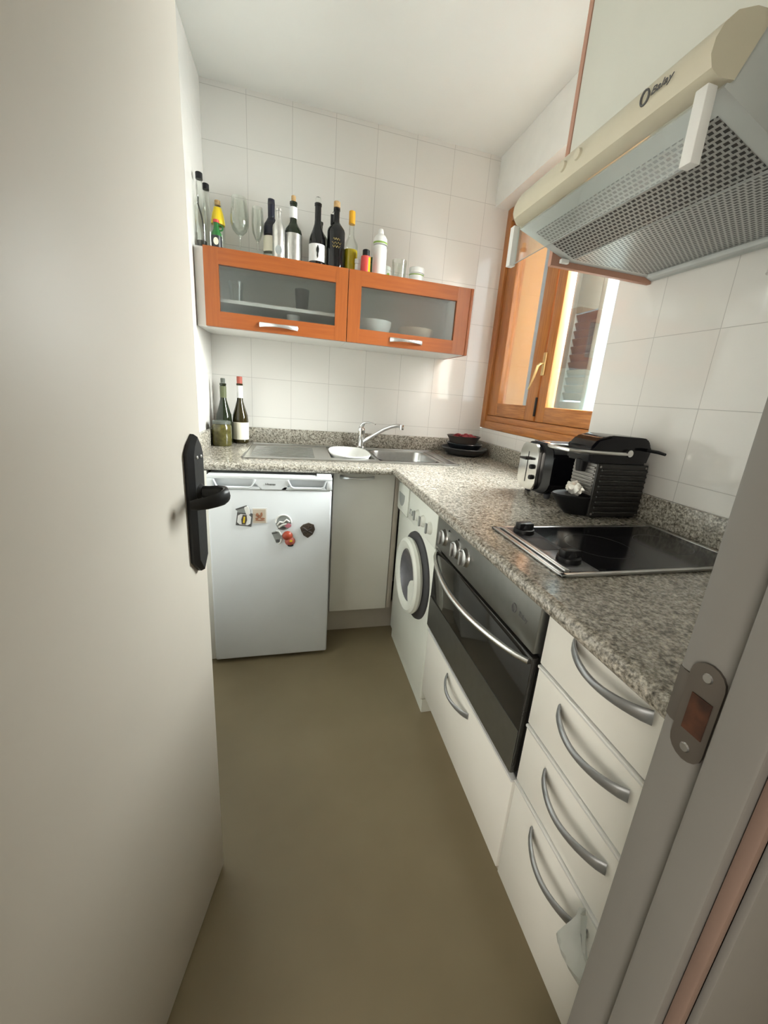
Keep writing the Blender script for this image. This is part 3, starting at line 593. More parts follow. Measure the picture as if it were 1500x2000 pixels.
for k in range(25):
    s = k/24; y_ = -1.138+(-1.702+1.138)*s; e = math.sin(PI*s)
    pts.append((XF-0.010-0.050*e**0.7, y_, 0.690-0.014*e)); rs.append((0.0065+0.002*e, 0.006+0.0015*e))
part('handle', tube(new(), pts, rs, 14), 'alu', odr)

# oven housing with its drawer
oh = thing('oven_housing_drawer_unit', 'white low drawer unit directly beneath the oven', 'drawer', (1.1, -1.415, 0.1))
part('carcass', B(XF+0.020, 1.42, oy1-0.009, oy0+0.004, 0.100, 0.386), 'cabin', oh)
d = part('drawer_front', B(XF, XF+0.019, oy1-0.004, oy0+0.002, 0.118, 0.381, 0.0015), 'cab', oh)
part('trim_strip', B(XF-0.004, XF+0.012, oy1-0.004, oy0+0.002, 0.3815, 0.3875, 0.0015), 'trim', d, 'shiny metal strip')
part('handle', bow_handle((XF, -1.322, 0.348), (XF, -1.486, 0.343), (-1, 0, 0), 0.004, 0.028, 0.010, 0.006, 0.0045), 'handle', d)
part('plinth', B(XF+0.055, XF+0.070, oy1-0.004, oy0+0.002, 0.0, 0.0995), 'plinth', oh)

# drawer unit
du = thing('drawer_unit', 'white four drawer base unit with silver bow handles by the doorway', 'drawer unit', (1.1, -1.9, 0.1))
ya, yb = -1.722, -2.062
part('carcass', B(XF+0.020, 1.42, yb-0.03, ya, 0.100, 0.851), 'cabin', du)
for z0_, z1_, hz in ((0.702, 0.846, 0.800), (0.557, 0.692, 0.660), (0.405, 0.547, 0.510), (0.118, 0.395, 0.358)):
    d = part('drawer_front', B(XF, XF+0.019, yb, ya-0.001, z0_, z1_, 0.0015), 'cab', du)
    if z1_ < 0.8: part('trim_strip', B(XF-0.004, XF+0.012, yb, ya-0.001, z1_+0.0005, z1_+0.0068, 0.0015), 'trim', d, 'shiny metal strip')
    part('handle', bow_handle((XF, -1.798, hz), (XF, -1.962, hz-0.003), (-1, 0, 0), 0.006, 0.030, 0.0125, 0.0065, 0.005), 'handle', d)
part('side_filler', B(XF+0.004, XF+0.019, -2.096, yb-0.002, 0.118, 0.846, 0.001), 'cab', du)
part('plinth', B(XF+0.055, XF+0.070, -2.09, ya, 0.0, 0.0995), 'plinth', du)

# plastic bag caught in the bottom drawer
b = new(); nu, nv = 9, 12; gr = []
for j in range(nv+1):
    v = j/nv; row = []
    for i in range(nu+1):
        u = i/nu; wd = 0.012+0.112*min(1, v*1.6)*(1-0.55*max(0, v-0.6)/0.4)
        y_ = -1.958-0.018*v-0.052*v**0.7+(u-0.5)*wd
        x_ = XF-0.014-0.030*math.sin(PI*min(1, v*1.1))-0.008*math.sin(7*u+5*v)-0.005*math.sin(13*v+3*u)
        row.append(b.verts.new((x_, y_, 0.412-0.118*v-0.018*u*v+random.uniform(-0.002, 0.002))))
    gr.append(row)
for j in range(nv):
    for i in range(nu): b.faces.new((gr[j][i], gr[j][i+1], gr[j+1][i+1], gr[j+1][i]))
bmesh.ops.solidify(b, geom=b.faces[:], thickness=0.0008)
solo('plastic_bag', b, 'bag', 'crumpled white plastic bag hanging over the bottom drawer handle', 'bag')

# hob
hb = thing('ceramic_hob', 'narrow black glass hob with a steel rim and two knobs', 'hob', (1.15, -1.58, Z1))
hx0, hx1, hy0, hy1 = 0.898, 1.402, -1.722, -1.440
b = new()
for a in ((hx0, hx0+0.012, hy0, hy1), (hx1-0.012, hx1, hy0, hy1), (hx0, hx1, hy0, hy0+0.012), (hx0, hx1, hy1-0.012, hy1)): box(b, *a, Z1+0.0004, Z1+0.007, 0.002)
box(b, hx0+0.016, hx0+0.028, hy0+0.014, hy1-0.014, Z1+0.0004, Z1+0.011, 0.003)
part('rim', b, 'steel', hb)
part('glass', B(hx0+0.095, hx1-0.012, hy0+0.012, hy1-0.012, Z1+0.0004, Z1+0.006), 'gblack', hb)
cp = part('control_strip', B(hx0+0.029, hx0+0.0945, hy0+0.012, hy1-0.012, Z1+0.0004, Z1+0.0075, 0.002), plain('dark satin metal', (0.13, 0.13, 0.135, 1), 0.30, metal=0.7), hb)
for y_ in (-1.490, -1.660):
    kb = part('knob', L([(0.0, 0.024), (0.011, 0.024), (0.015, 0.012), (0.024, 0.010), (0.025, 0.0)], c=(hx0+0.060, y_, Z1+0.0076), n=24), 'black', cp)
    part('grip', B(hx0+0.040, hx0+0.080, y_-0.011, y_+0.011, Z1+0.017, Z1+0.033, 0.004), 'black', kb)
part('inset', B(hx0+0.038, hx0+0.080, -1.604, -1.538, Z1+0.0076, Z1+0.0082), 'black', cp)
for k in range(2):
    part('cooking_ring', tube(new(), [(1.10+0.19*k+(0.075-0.01*k)*math.cos(a), -1.581+(0.075-0.01*k)*math.sin(a), Z1+0.0061) for a in [2*PI*j/36 for j in range(37)]], [(0.0008, 0.0002)]*37, 6), plain('grey ring print', (0.05, 0.05, 0.05, 1), 0.3), hb)

# ------------------------------------------------------------------ toaster and coffee machine
tx, ty0_, ty1_ = 1.232, -0.985, -1.165
to = thing('toaster', 'black and chrome toaster beside the coffee machine', 'toaster', (1.33, -1.075, Z1))
poly = rounded(ty1_, ty0_, Z1+0.014, 1.072, 0.045, 7)
part('body', prism(new(), [(y, z) for y, z in poly], 'x', tx+0.014, 1.425, 0.003), 'gblack', to)
poly = rounded(ty1_+0.066, ty0_, Z1+0.016, 1.066, 0.030, 7)
ep = part('end_panel', prism(new(), poly, 'x', tx, tx+0.0138, 0.003), plain('polished steel end', (0.66, 0.65, 0.62, 1), 0.16, metal=1.0, var=0.02), to, 'polished steel end panel')
part('lever_slot', B(tx-0.0006, tx+0.001, -1.040, -1.036, 0.925, 1.035), 'dark', ep)
part('lever', B(tx-0.022, tx-0.0008, -1.056, -1.014, 1.006, 1.014, 0.003), 'black', ep)
part('knob', L([(0, -0.010), (0.008, -0.009), (0.009, -0.001)], c=(tx, -1.072, 0.985), n=16, axis='x'), 'black', ep)
part('knob', L([(0, -0.010), (0.008, -0.009), (0.009, -0.001)], c=(tx, -1.076, 0.948), n=16, axis='x'), 'black', ep)
tpn = part('top_plate', B(tx+0.022, 1.415, ty1_+0.045, ty0_-0.040, 1.0722, 1.0755, 0.001), plain('polished top', (0.50, 0.52, 0.60, 1), 0.14, metal=1.0), to, 'polished top plate')  # blue of the reflections put into the top plate's metal colour
for y_ in (-1.050, -1.100): part('slot', B(tx+0.04, 1.40, y_-0.011, y_+0.011, 1.0757, 1.0765), 'dark', tpn)
part('rack_wire', tube(new(), [(1.31, -1.135, 1.070), (1.32, -1.135, 1.086), (1.36, -1.135, 1.094), (1.40, -1.135, 1.090), (1.42, -1.135, 1.068)], 0.003, 8, up=(0, 1, 0)), 'black', to)
for x_ in (tx+0.035, 1.40):
    for y_ in (ty0_-0.03, ty1_+0.03): part('foot', L([(0, 0.0005), (0.010, 0.0005), (0.012, 0.016), (0, 0.016)], c=(x_, y_, Z1), n=12), 'rubber', to)

cm = thing('coffee_machine', 'black capsule coffee machine with ribbed grey side in front of the toaster', 'coffee machine', (1.34, -1.30, Z1))
cx0, cx1, cy0, cy1 = 1.252, 1.430, -1.358, -1.252
b = B(cx0+0.012, cx1-0.004, cy0+0.006, cy1, Z1+0.001, 1.05, 0.004); part('body', b, 'black', cm)
poly = [(cx0-0.030, 1.050), (cx1-0.004, 1.050), (cx1-0.002, 1.095)]+[(cx1-0.032+0.030*math.cos(a), 1.098+0.030*math.sin(a)) for a in [PI/2*k/6 for k in range(1, 7)]]+[(cx0+0.03, 1.130), (cx0-0.012, 1.118), (cx0-0.034, 1.092)]
hd = part('head', prism(new(), poly, 'y', cy0, cy1, 0.006), 'gblack', cm)
sp2 = new(); box(sp2, cx0, cx1, cy0-0.003, cy0+0.005, Z1+0.006, 1.049, 0.002)
z_ = Z1+0.016
while z_ < 1.035: box(sp2, cx0+0.009, cx1-0.006, cy0-0.012, cy0-0.002, z_, z_+0.0075, 0.003); z_ += 0.0158
sd = part('side_panel', sp2, 'rib', cm, 'ribbed dark grey side panel')
for x_ in (cx0+0.008, cx1-0.008):
    for z_ in (Z1+0.014, 1.041): part('screw', L([(0, -0.0015), (0.003, -0.0015), (0.0035, 0)], c=(x_, cy0-0.0035, z_), n=10, axis='y'), 'ribl', sd)
b = B(cx0+0.004, cx0+0.012, cy0+0.006, cy1-0.002, 0.952, 1.046, 0.001)
z_ = 0.958
while z_ < 1.04: box(b, cx0-0.001, cx0+0.004, cy0+0.010, cy1-0.006, z_, z_+0.006, 0.001); z_ += 0.0105
part('front_panel', b, 'ribl', cm, 'ribbed grey front panel above the cup tray')
b = new(); n = 20; cyc = (cy0+cy1)/2; ring = lambda R_, z, dx=0: [(cx0+0.030+dx-(R_*2.25+0.0)*math.sin(PI*k/n), cyc+R_*math.cos(PI*k/n), z) for k in range(n+1)]
A = [[b.verts.new(p) for p in ring(r_, z_)] for r_, z_ in ((0.030, Z1+0.001), (0.040, 0.905), (0.052, 0.938), (0.054, 0.944), (0.052, 0.948), (0.046, 0.946))]
for P_, Q_ in zip(A, A[1:]):
    for k in range(n): b.faces.new((P_[k], P_[k+1], Q_[k+1], Q_[k]))
b.faces.new(A[0][::-1]); b.faces.new(A[-1])
for P_, Q_ in zip(A, A[1:]): b.faces.new((P_[0], Q_[0], Q_[-1], P_[-1]))
part('cup_tray', b, 'black', cm)
yl0, yl1 = cy0-0.006, cy1+0.006
pts = [(1.345, yl0, 1.080), (1.30, yl0, 1.080), (1.22, yl0, 1.081), (1.175, yl0, 1.082), (1.152, yl0+0.012, 1.083), (1.142, yl0+0.035, 1.084), (1.142, yl1-0.035, 1.084), (1.152, yl1-0.012, 1.084), (1.175, yl1, 1.083), (1.22, yl1, 1.082), (1.30, yl1, 1.081)]
lv = part('lever', tube(new(), pts, 0.0055, 10), 'alu', cm, 'silver U shaped lever')
part('pivot', L([(0, -0.006), (0.010, -0.005), (0.011, 0.004)], c=(1.345, cy0-0.006, 1.083), n=16, axis='y'), 'alu', lv)
part('spout', L([(0.0, 0), (0.014, 0), (0.018, 0.035), (0, 0.035)], c=(cx0-0.012, cyc, 1.018), n=16), 'black', cm)
part('tank_grip', tube(new(), [(1.415, cy0+0.01, 1.094), (1.421, cy0-0.03, 1.093), (1.424, cy0-0.052, 1.090)], [(0.006, 0.005), (0.006, 0.005), (0.004, 0.004)], 10), 'black', cm)
b = new(); bmesh.ops.create_icosphere(b, subdivisions=3, radius=0.024)
for v in b.verts: v.co *= 1+0.35*math.sin(v.co.x*300)*math.sin(v.co.z*260+1)*math.cos(v.co.y*280)+random.uniform(-0.06, 0.06)
for v in b.verts: v.co = Vector((v.co.x*0.55+cx0-0.022, v.co.y*1.4+cyc-0.004, v.co.z*0.8+0.9655))
solo('crumpled_wrapper', b, 'foil', 'small crumpled shiny wrapper lying on the coffee machine tray', 'wrapper')

# ------------------------------------------------------------------ crockery in the corner
PX, PY = 1.372, -0.158
def plate(prof, sx=1.0, sy=1.0, c=(PX, PY, 0)): return lathe(new(), prof, c=c, n=44, sx=sx, sy=sy)
b = plate([(0, Z1+0.001), (0.080, Z1+0.001), (0.108, 0.896), (0.130, 0.922), (0.134, 0.926), (0.131, 0.931), (0.106, 0.907), (0.078, 0.896), (0, 0.895)])
solo('dinner_plate', b, 'slate', 'dark grey plate at the bottom of the stack in the worktop corner', 'plate')
b = plate([(0, 0.8965), (0.050, 0.8965), (0.088, 0.925), (0.104, 0.952), (0.102, 0.955), (0.084, 0.932), (0.048, 0.904), (0, 0.903)], c=(PX-0.002, PY, 0))
solo('serving_bowl', b, 'slate2', 'blue black bowl stacked on the dark grey plate', 'bowl')
dish = thing('serving_dish', 'grey brown dish holding dark red petals, topmost of the corner stack', 'dish', (PX-0.012, PY, 0.9555))
part('shell', plate([(0, 0.9555), (0.078, 0.956), (0.085, 0.975), (0.097, 0.994), (0.099, 0.996), (0.095, 0.996), (0.082, 0.978), (0.074, 0.963), (0, 0.962)], 1.0, 0.92, c=(PX-0.012, PY, 0)), 'clay', dish)
b = new()
for k in range(16):
    r = 0.062*math.sqrt(random.random()); a = random.random()*2*PI
    q = bmesh.ops.create_icosphere(b, subdivisions=2, radius=0.020, matrix=Matrix.Translation((PX-0.012+r*math.cos(a), PY+r*math.sin(a), 0.990+random.uniform(-0.006, 0.006))) @ Matrix.Rotation(random.random()*3, 4, 'X') @ Matrix.Diagonal((1, 0.9, 0.5, 1)))
part('petals', b, 'wine', dish)

# ------------------------------------------------------------------ wall cabinets
CZ0, CZ1, CYF = 1.413, 1.720, -0.290
def wall_cabinet(x0, x1, px0, px1, label):
    t = thing('wall_cabinet', label, 'cabinet', ((x0+x1)/2, -0.15, CZ0), group=None)
    b = new()
    for a in ((x0, x0+0.016, CYF, -0.002, CZ0, CZ1), (x1-0.016, x1, CYF, -0.002, CZ0, CZ1), (x0+0.016, x1-0.016, CYF, -0.002, CZ0, CZ0+0.016), (x0+0.016, x1-0.016, CYF, -0.002, CZ1-0.016, CZ1), (x0+0.016, x1-0.016, -0.010, -0.002, CZ0+0.016, CZ1-0.016)): box(b, *a)
    part('carcass', b, 'cabin', t)
    xa, xb = x0+0.001, x1-0.001; ya, yb = CYF-0.022, CYF-0.002; za, zb = CZ0+0.001, CZ1-0.001
    b = new(); O = [(xa, za), (xb, za), (xb, zb), (xa, zb)]; I = [(px0, 1.476), (px1, 1.476), (px1, 1.656), (px0, 1.656)]
    vo = [[b.verts.new((x, y, z)) for x, z in O] for y in (ya, yb)]; vi = [[b.verts.new((x, y, z)) for x, z in I] for y in (ya, yb)]
    for k in range(4):
        m = (k+1) % 4
        b.faces.new((vo[0][k], vo[0][m], vi[0][m], vi[0][k])); b.faces.new((vo[1][k], vi[1][k], vi[1][m], vo[1][m]))
        b.faces.new((vo[0][k], vo[1][k], vo[1][m], vo[0][m])); b.faces.new((vi[0][k], vi[0][m], vi[1][m], vi[1][k]))
    d = part('door', b, 'orange_h', t)
    for k, (xs, w_) in enumerate(((xa, px0), (xb, px1))):
        part('stile_face', B(min(xs, w_)+0.0004, max(xs, w_)-0.0002, ya-0.0006, ya-0.0001, za+0.0004, zb-0.0004), 'orange_v', d)
    part('pane', B(px0-0.004, px1+0.004, ya+0.008, ya+0.012, 1.472, 1.660), 'frost', d, 'frosted glass pane')
    return t, d, ya
wc, d1, yh = wall_cabinet(0.040, 0.640, 0.098, 0.585, 'left orange wood wall cabinet with a frosted glass door')
part('handle', bow_handle((0.258, yh, 1.443), (0.420, yh, 1.443), (0, -1, 0), 0, 0.024, 0.0105, 0.0065, 0.0045), 'silverh', d1)
part('shelf', B(0.057, 0.623, CYF+0.02, -0.011, 1.520, 1.534), 'cabin', wc)
wc2, d2, yh = wall_cabinet(0.641, 1.238, 0.701, 1.170, 'right orange wood wall cabinet nearest the window')
part('handle', bow_handle((0.850, yh, 1.446), (1.010, yh, 1.446), (0, -1, 0), 0, 0.024, 0.0105, 0.0065, 0.0045), 'silverh', d2)
part('end_panel', B(1.239, 1.254, CYF-0.021, -0.002, CZ0, CZ1, 0.001), 'orange_v', wc2)
solo('trim_3', B(0.002, 0.039, CYF+0.006, -0.002, CZ0, CZ1), 'cabin', 'white filler panel between the left wall and the cabinet', 'filler panel', kind='structure')
# things behind the frosted glass
def tumbler(x, y, z, r, h, label, mat='wine_clear', nm='drinking_glass', cat='glass', group=None):
    t = thing(nm, label, cat, (x, y, z), group=group)
    part('body', L([(0, 0.004), (r*0.72, 0.004), (r*0.76, 0.0), (r*0.8, 0.0), (r, h), (r*0.95, h), (r*0.74, 0.008), (0, 0.008)], n=24), mat, t, local=True); return t
IZ = CZ0+0.0165
tumbler(0.150, -0.20, 1.5345, 0.032, 0.085, 'blurred pale glass at the left end of the left cabinet shelf')
tumbler(0.44, -0.17, 1.5345, 0.034, 0.10, 'blurred dark mug on the left cabinet shelf', 'slate', 'mug', 'mug')
tumbler(0.40, -0.19, IZ, 0.030, 0.085, 'blurred pale glass low in the middle of the left cabinet', 'white')
b = B(0.13, 0.36, -0.25, -0.06, IZ, IZ+0.055, 0.006); solo('storage_box', b, 'clay', 'blurred brown box low behind the left frosted door', 'box')
b = B(0.44, 0.60, -0.25, -0.06, IZ, IZ+0.05, 0.006); solo('storage_box', b, 'rubber', 'blurred dark box low behind the left frosted door, right end', 'box')
b = lathe(new(), [(0, 0), (0.050, 0), (0.080, 0.08), (0.083, 0.105), (0.079, 0.105), (0.045, 0.008), (0, 0.008)], c=(0.79, -0.198, IZ), n=28); solo('mixing_bowl', b, 'white', 'blurred white bowl behind the right frosted door', 'bowl')
b = lathe(new(), [(0, 0), (0.06, 0), (0.115, 0.016), (0.115, 0.020), (0.06, 0.006), (0, 0.006)], c=(1.03, -0.165, IZ), n=28); solo('plate', b, 'paper', 'blurred cream plate low behind the right frosted door', 'plate')
b = lathe(new(), [(0, 0), (0.06, 0), (0.09, 0.055), (0.09, 0.072), (0.085, 0.072), (0.055, 0.008), (0, 0.008)], c=(1.01, -0.18, IZ+0.0225), n=28); solo('cereal_bowl', b, 'beige', 'blurred beige bowl on the plate in the right cabinet', 'bowl')

# ------------------------------------------------------------------ bottles and jars on top of the wall cabinets
TZ = CZ1+0.0006
GB = 'bottles and jars on top of the wall cabinets'
def bottle_prof(r, hs, hn, rn, H_, base=0.004):
    # body radius, shoulder start, neck start, neck radius, height
    return [(0, 0), (r*0.9, 0), (r, base), (r, hs), (r*0.93, hs+(hn-hs)*0.28), (r*0.62, hs+(hn-hs)*0.68), (rn*1.12, hn), (rn, hn+(H_-hn)*0.2), (rn, H_-0.012), (rn*1.15, H_-0.011), (rn*1.15, H_-0.002), (rn*0.9, H_), (0, H_)]
def bottle(label, x, y, r, hs, hn, rn, H_, mat, z=TZ, nm='wine_bottle', cat='bottle'):
    t = thing(nm, label, cat, (x, y, z), group=GB if z == TZ else None)
    part('bottle_body', L(bottle_prof(r, hs, hn, rn, H_), n=32), mat, t, local=True); return t
def band(t, nm, r, z0, z1, mat, label=None, r1=None):
    r1 = r if r1 is None else r1; return part(nm, L([(r-0.0004, z0), (r+0.0008, z0+0.0005), (r1+0.0008, z1-0.0005), (r1-0.0004, z1)], n=32), mat, t, label, local=True)
def cap(t, nm, r, z0, z1, mat): return part(nm, L([(0, z0), (r, z0), (r, z1-0.002), (r-0.002, z1), (0, z1)], n=20), mat, t, local=True)
# 1,2 tall clear bottles with black caps
t = bottle('tall clear bottle with black cap and a dark herb stem, leftmost on the cabinets', 0.026, -0.235, 0.0225, 0.165, 0.205, 0.0115, 0.262, 'wine_clear', nm='oil_bottle')
cap(t, 'cap', 0.0135, 0.252, 0.276, 'black')
part('stem', tube(new(), [(0.006, 0, 0.010), (0.010, 0.003, 0.07), (0.004, 0, 0.12), (-0.008, -0.003, 0.165), (-0.007, 0, 0.19)], 0.003, 8), 'herb', t, local=True)
part('dregs', L([(0, 0.006), (0.019, 0.006), (0.019, 0.03), (0, 0.032)], n=20), 'herb', t, local=True)
t = bottle('clear bottle with black cap and amber dregs, second from the left', 0.040, -0.180, 0.0205, 0.15, 0.19, 0.011, 0.248, 'wine_clear', nm='oil_bottle')
cap(t, 'cap', 0.0130, 0.240, 0.262, 'black'); part('dregs', L([(0, 0.006), (0.017, 0.006), (0.017, 0.024), (0, 0.026)], n=20), 'amber', t, local=True)
# 3 clear bottle with yellow wrap, 4 small green bottle
t = bottle('clear bottle with a bright yellow wrapped top behind the small green bottle', 0.081, -0.165, 0.027, 0.13, 0.165, 0.014, 0.205, 'wine_clear', nm='liqueur_bottle')
part('wrap', L([(0.0275, 0.122), (0.0280, 0.130), (0.022, 0.165), (0.0165, 0.180), (0.0162, 0.186)], n=24), 'yellow', t, 'bright yellow wrap', local=True); cap(t, 'stopper', 0.012, 0.195, 0.214, 'cork')
t = bottle('small dark green bottle with a ring handle and red neck band', 0.085, -0.240, 0.0205, 0.060, 0.088, 0.010, 0.118, 'green', nm='liqueur_bottle')
band(t, 'neck_band', 0.0115, 0.106, 0.117, 'red'); part('ring_handle', tube(new(), [(0.016+0.010*math.cos(a), -0.004, 0.088+0.010*math.sin(a)) for a in [2*PI*k/16 for k in range(17)]], 0.0028, 8, up=(0, 1, 0)), 'green', t, local=True)
band(t, 'label', 0.0207, 0.008, 0.056, 'slate'); part('badge', prism(new(), el(0.010, 0.014, 16, 0, 0.0, 0.033), 'y', -0.0222, -0.0205), 'paper', t, local=True)
# 5 wine glass 6 flute
def stem_glass(nm, label, x, y, prof, zs, rb):
    t = thing(nm, label, 'glass', (x, y, TZ), group=GB)
    part('bowl', L(prof, n=36), 'wine_clear', t, local=True); part('stem', L([(0.0, 0.004), (0.004, 0.006), (0.0035, 0.03), (0.0035, zs-0.012), (0.006, zs), (0, zs)], n=14), 'clear', t, local=True)
    part('foot', L([(0, 0), (rb, 0.0), (rb, 0.002), (rb*0.5, 0.003), (0.004, 0.007), (0, 0.008)], n=32), 'clear', t, local=True); return t
stem_glass('wine_glass', 'large clear wine glass right of the small green bottle', 0.170, -0.175, [(0.004, 0.094), (0.016, 0.098), (0.030, 0.113), (0.038, 0.138), (0.0385, 0.160), (0.033, 0.205), (0.029, 0.238), (0.0285, 0.238), (0.0325, 0.205), (0.038, 0.160), (0.0375, 0.138), (0.0295, 0.1135), (0.016, 0.099), (0, 0.0955)], 0.095, 0.036)
stem_glass('champagne_flute', 'slim clear champagne flute left of the navy topped bottle', 0.246, -0.190, [(0.004, 0.078), (0.012, 0.085), (0.022, 0.110), (0.025, 0.140), (0.024, 0.180), (0.021, 0.208), (0.0205, 0.208), (0.0235, 0.180), (0.0245, 0.140), (0.0215, 0.110), (0.0115, 0.086), (0, 0.080)], 0.079, 0.030)
# 7.. bottles
t = bottle('white wine bottle with a navy blue neck sleeve', 0.302, -0.155, 0.034, 0.150, 0.190, 0.0135, 0.250, 'clear')
band(t, 'sleeve', 0.0142, 0.180, 0.246, 'navy'); part('sleeve_top', L([(0, 0.262), (0.0145, 0.261), (0.0152, 0.250), (0.0152, 0.236)], n=24), 'navy', t, local=True)
part('shoulder_sleeve', L([(0.0150, 0.190), (0.022, 0.176), (0.0325, 0.155), (0.0345, 0.148), (0.0345, 0.120)], n=32), 'navy', t, local=True); band(t, 'label', 0.0343, 0.050, 0.112, 'paper')
t = bottle('slender pearly white bottle between two wine bottles', 0.336, -0.215, 0.0265, 0.135, 0.165, 0.0120, 0.210, 'silver', nm='oil_bottle'); part('label_spot', prism(new(), el(0.015, 0.018, 16, 0, 0, 0.045), 'y', -0.0275, -0.024), 'greyp', t, local=True)
t = bottle('dark wine bottle with cork, white neck band and silver label', 0.398, -0.175, 0.0375, 0.140, 0.180, 0.0145, 0.262, 'dkgreen')
cap(t, 'cork', 0.0098, 0.258, 0.285, 'cork'); band(t, 'neck_band', 0.0158, 0.196, 0.240, 'wpaper'); band(t, 'label', 0.0377, 0.020, 0.132, 'silver')
t = bottle('plain dark green wine bottle half hidden behind the black silhouette bottle', 0.520, -0.072, 0.038, 0.165, 0.20, 0.014, 0.240, 'dkgreen')
t = bottle('black wine bottle with white label and dark silhouette', 0.505, -0.195, 0.0375, 0.110, 0.185, 0.0140, 0.268, 'blackglass')
part('stopper', L([(0, 0.2685), (0.0125, 0.2685), (0.0125, 0.284), (0.010, 0.290), (0, 0.291)], n=20), 'clear', t, local=True); band(t, 'label', 0.0377, 0.030, 0.100, 'wpaper')
part('silhouette', prism(new(), [(0.000, 0.040), (-0.0035, 0.050), (-0.003, 0.062), (-0.0065, 0.070), (-0.006, 0.080), (-0.002, 0.087), (-0.0015, 0.092), (0.002, 0.092), (0.003, 0.086), (0.0062, 0.079), (0.0055, 0.068), (0.003, 0.060), (0.003, 0.048)], 'y', -0.0398, -0.0380), 'dark', t, local=True)
t = bottle('black bottle with wooden stopper, gold print and a black hang tag', 0.588, -0.200, 0.0405, 0.165, 0.205, 0.0130, 0.262, 'blackglass', nm='liqueur_bottle')
cap(t, 'stopper', 0.0145, 0.263, 0.287, 'cork'); b = tube(new(), [(-0.011, -0.016, 0.246), (-0.020, -0.012, 0.236)], 0.0012, 6); prism(b, rotp(rect(0.014, 0.042, -0.021, 0.210), 0.0), 'y', -0.012, -0.009); part('hang_tag', b, 'black', t, local=True)
b = new()
for k, (dz, w) in enumerate(((0.128, 0.030), (0.112, 0.040), (0.098, 0.034))):
    pts = [(-w/2+w*i/10, -math.sqrt(max(0, 0.0412**2-(-w/2+w*i/10)**2)), dz+0.005*math.sin(i*1.9+k)) for i in range(11)]; tube(b, pts, 0.0011, 6)
part('print', b, 'gold', t, 'gold script print', local=True)
t = bottle('clear oil bottle with amber yellow cap and yellow oil', 0.660, -0.185, 0.0325, 0.125, 0.165, 0.0125, 0.235, 'wine_clear', nm='oil_bottle')
cap(t, 'cap', 0.0145, 0.215, 0.268, 'orangecap'); part('oil', L([(0, 0.005), (0.0305, 0.005), (0.0305, 0.108), (0, 0.108)], n=28), 'oil', t, local=True)
# small jars
def tub(label, x, y, r, h, mat, capm, capr, caph, bandm=None, nm='plastic_jar'):
    t = thing(nm, label, 'jar', (x, y, TZ), group=GB)
    part('body', L([(0, 0), (r*0.95, 0), (r, 0.004), (r, h-0.008), (r*0.96, h-0.002), (capr*0.9, h), (0, h)], n=28), mat, t, local=True)
    part('lid', L([(0, h+0.0003), (capr, h+0.0003), (capr, h+caph-0.003), (capr-0.003, h+caph), (0, h+caph)], n=28), capm, t, local=True)
    if bandm: band(t, 'print_band', r, h*0.80, h*0.90, bandm)
    return t
tub('small plain white jar partly behind the red supplement bottle', 0.695, -0.190, 0.026, 0.052, 'white', 'white', 0.027, 0.020)
t = tub('small supplement bottle with black cap and red yellow label', 0.724, -0.245, 0.0225, 0.078, 'red', 'black', 0.0165, 0.026, nm='supplement_bottle'); part('stripe', prism(new(), rect(0.012, 0.066, 0.012, 0.037), 'y', -0.0205, -0.018), 'yellow', t, local=True)
t = bottle('green topped bottle peeking out behind the tall white bottle', 0.790, -0.082, 0.034, 0.075, 0.105, 0.018, 0.125, 'green', nm='plastic_bottle')
t = thing('plastic_bottle', 'tall white plastic bottle with rounded pump cap and green ring', 'bottle', (0.795, -0.205, TZ), group=GB)
part('bottle_body', L([(0, 0), (0.031, 0), (0.033, 0.004), (0.033, 0.128), (0.030, 0.140), (0, 0.141)], n=28), 'white', t, local=True)
part('cap', L([(0, 0.212), (0.010, 0.211), (0.013, 0.202), (0.0145, 0.190), (0.024, 0.182), (0.0315, 0.170), (0.0325, 0.145), (0, 0.1413)], n=28), 'white', t, local=True); band(t, 'ring_print', 0.0322, 0.147, 0.155, 'lime')
t = tub('small white jar with green dots behind the tall white bottle', 0.842, -0.150, 0.024, 0.058, 'white', 'white', 0.022, 0.018); part('dot', prism(new(), el(0.007, 0.009, 12, 0, 0.006, 0.035), 'y', -0.0246, -0.022), 'lime', t, local=True)
b = L([(0, 0), (0.030, 0), (0.0325, 0.004), (0.036, 0.098), (0.0345, 0.098), (0.031, 0.006), (0, 0.006)], c=(0.897, -0.195, TZ), n=32); solo('drinking_glass', b, 'wine_clear', 'clear straight tumbler left of the white tub', 'glass', group=GB)
tub('squat white tub with green band, rightmost on the cabinets', 0.984, -0.205, 0.036, 0.050, 'white', 'white', 0.0375, 0.026, 'lime')

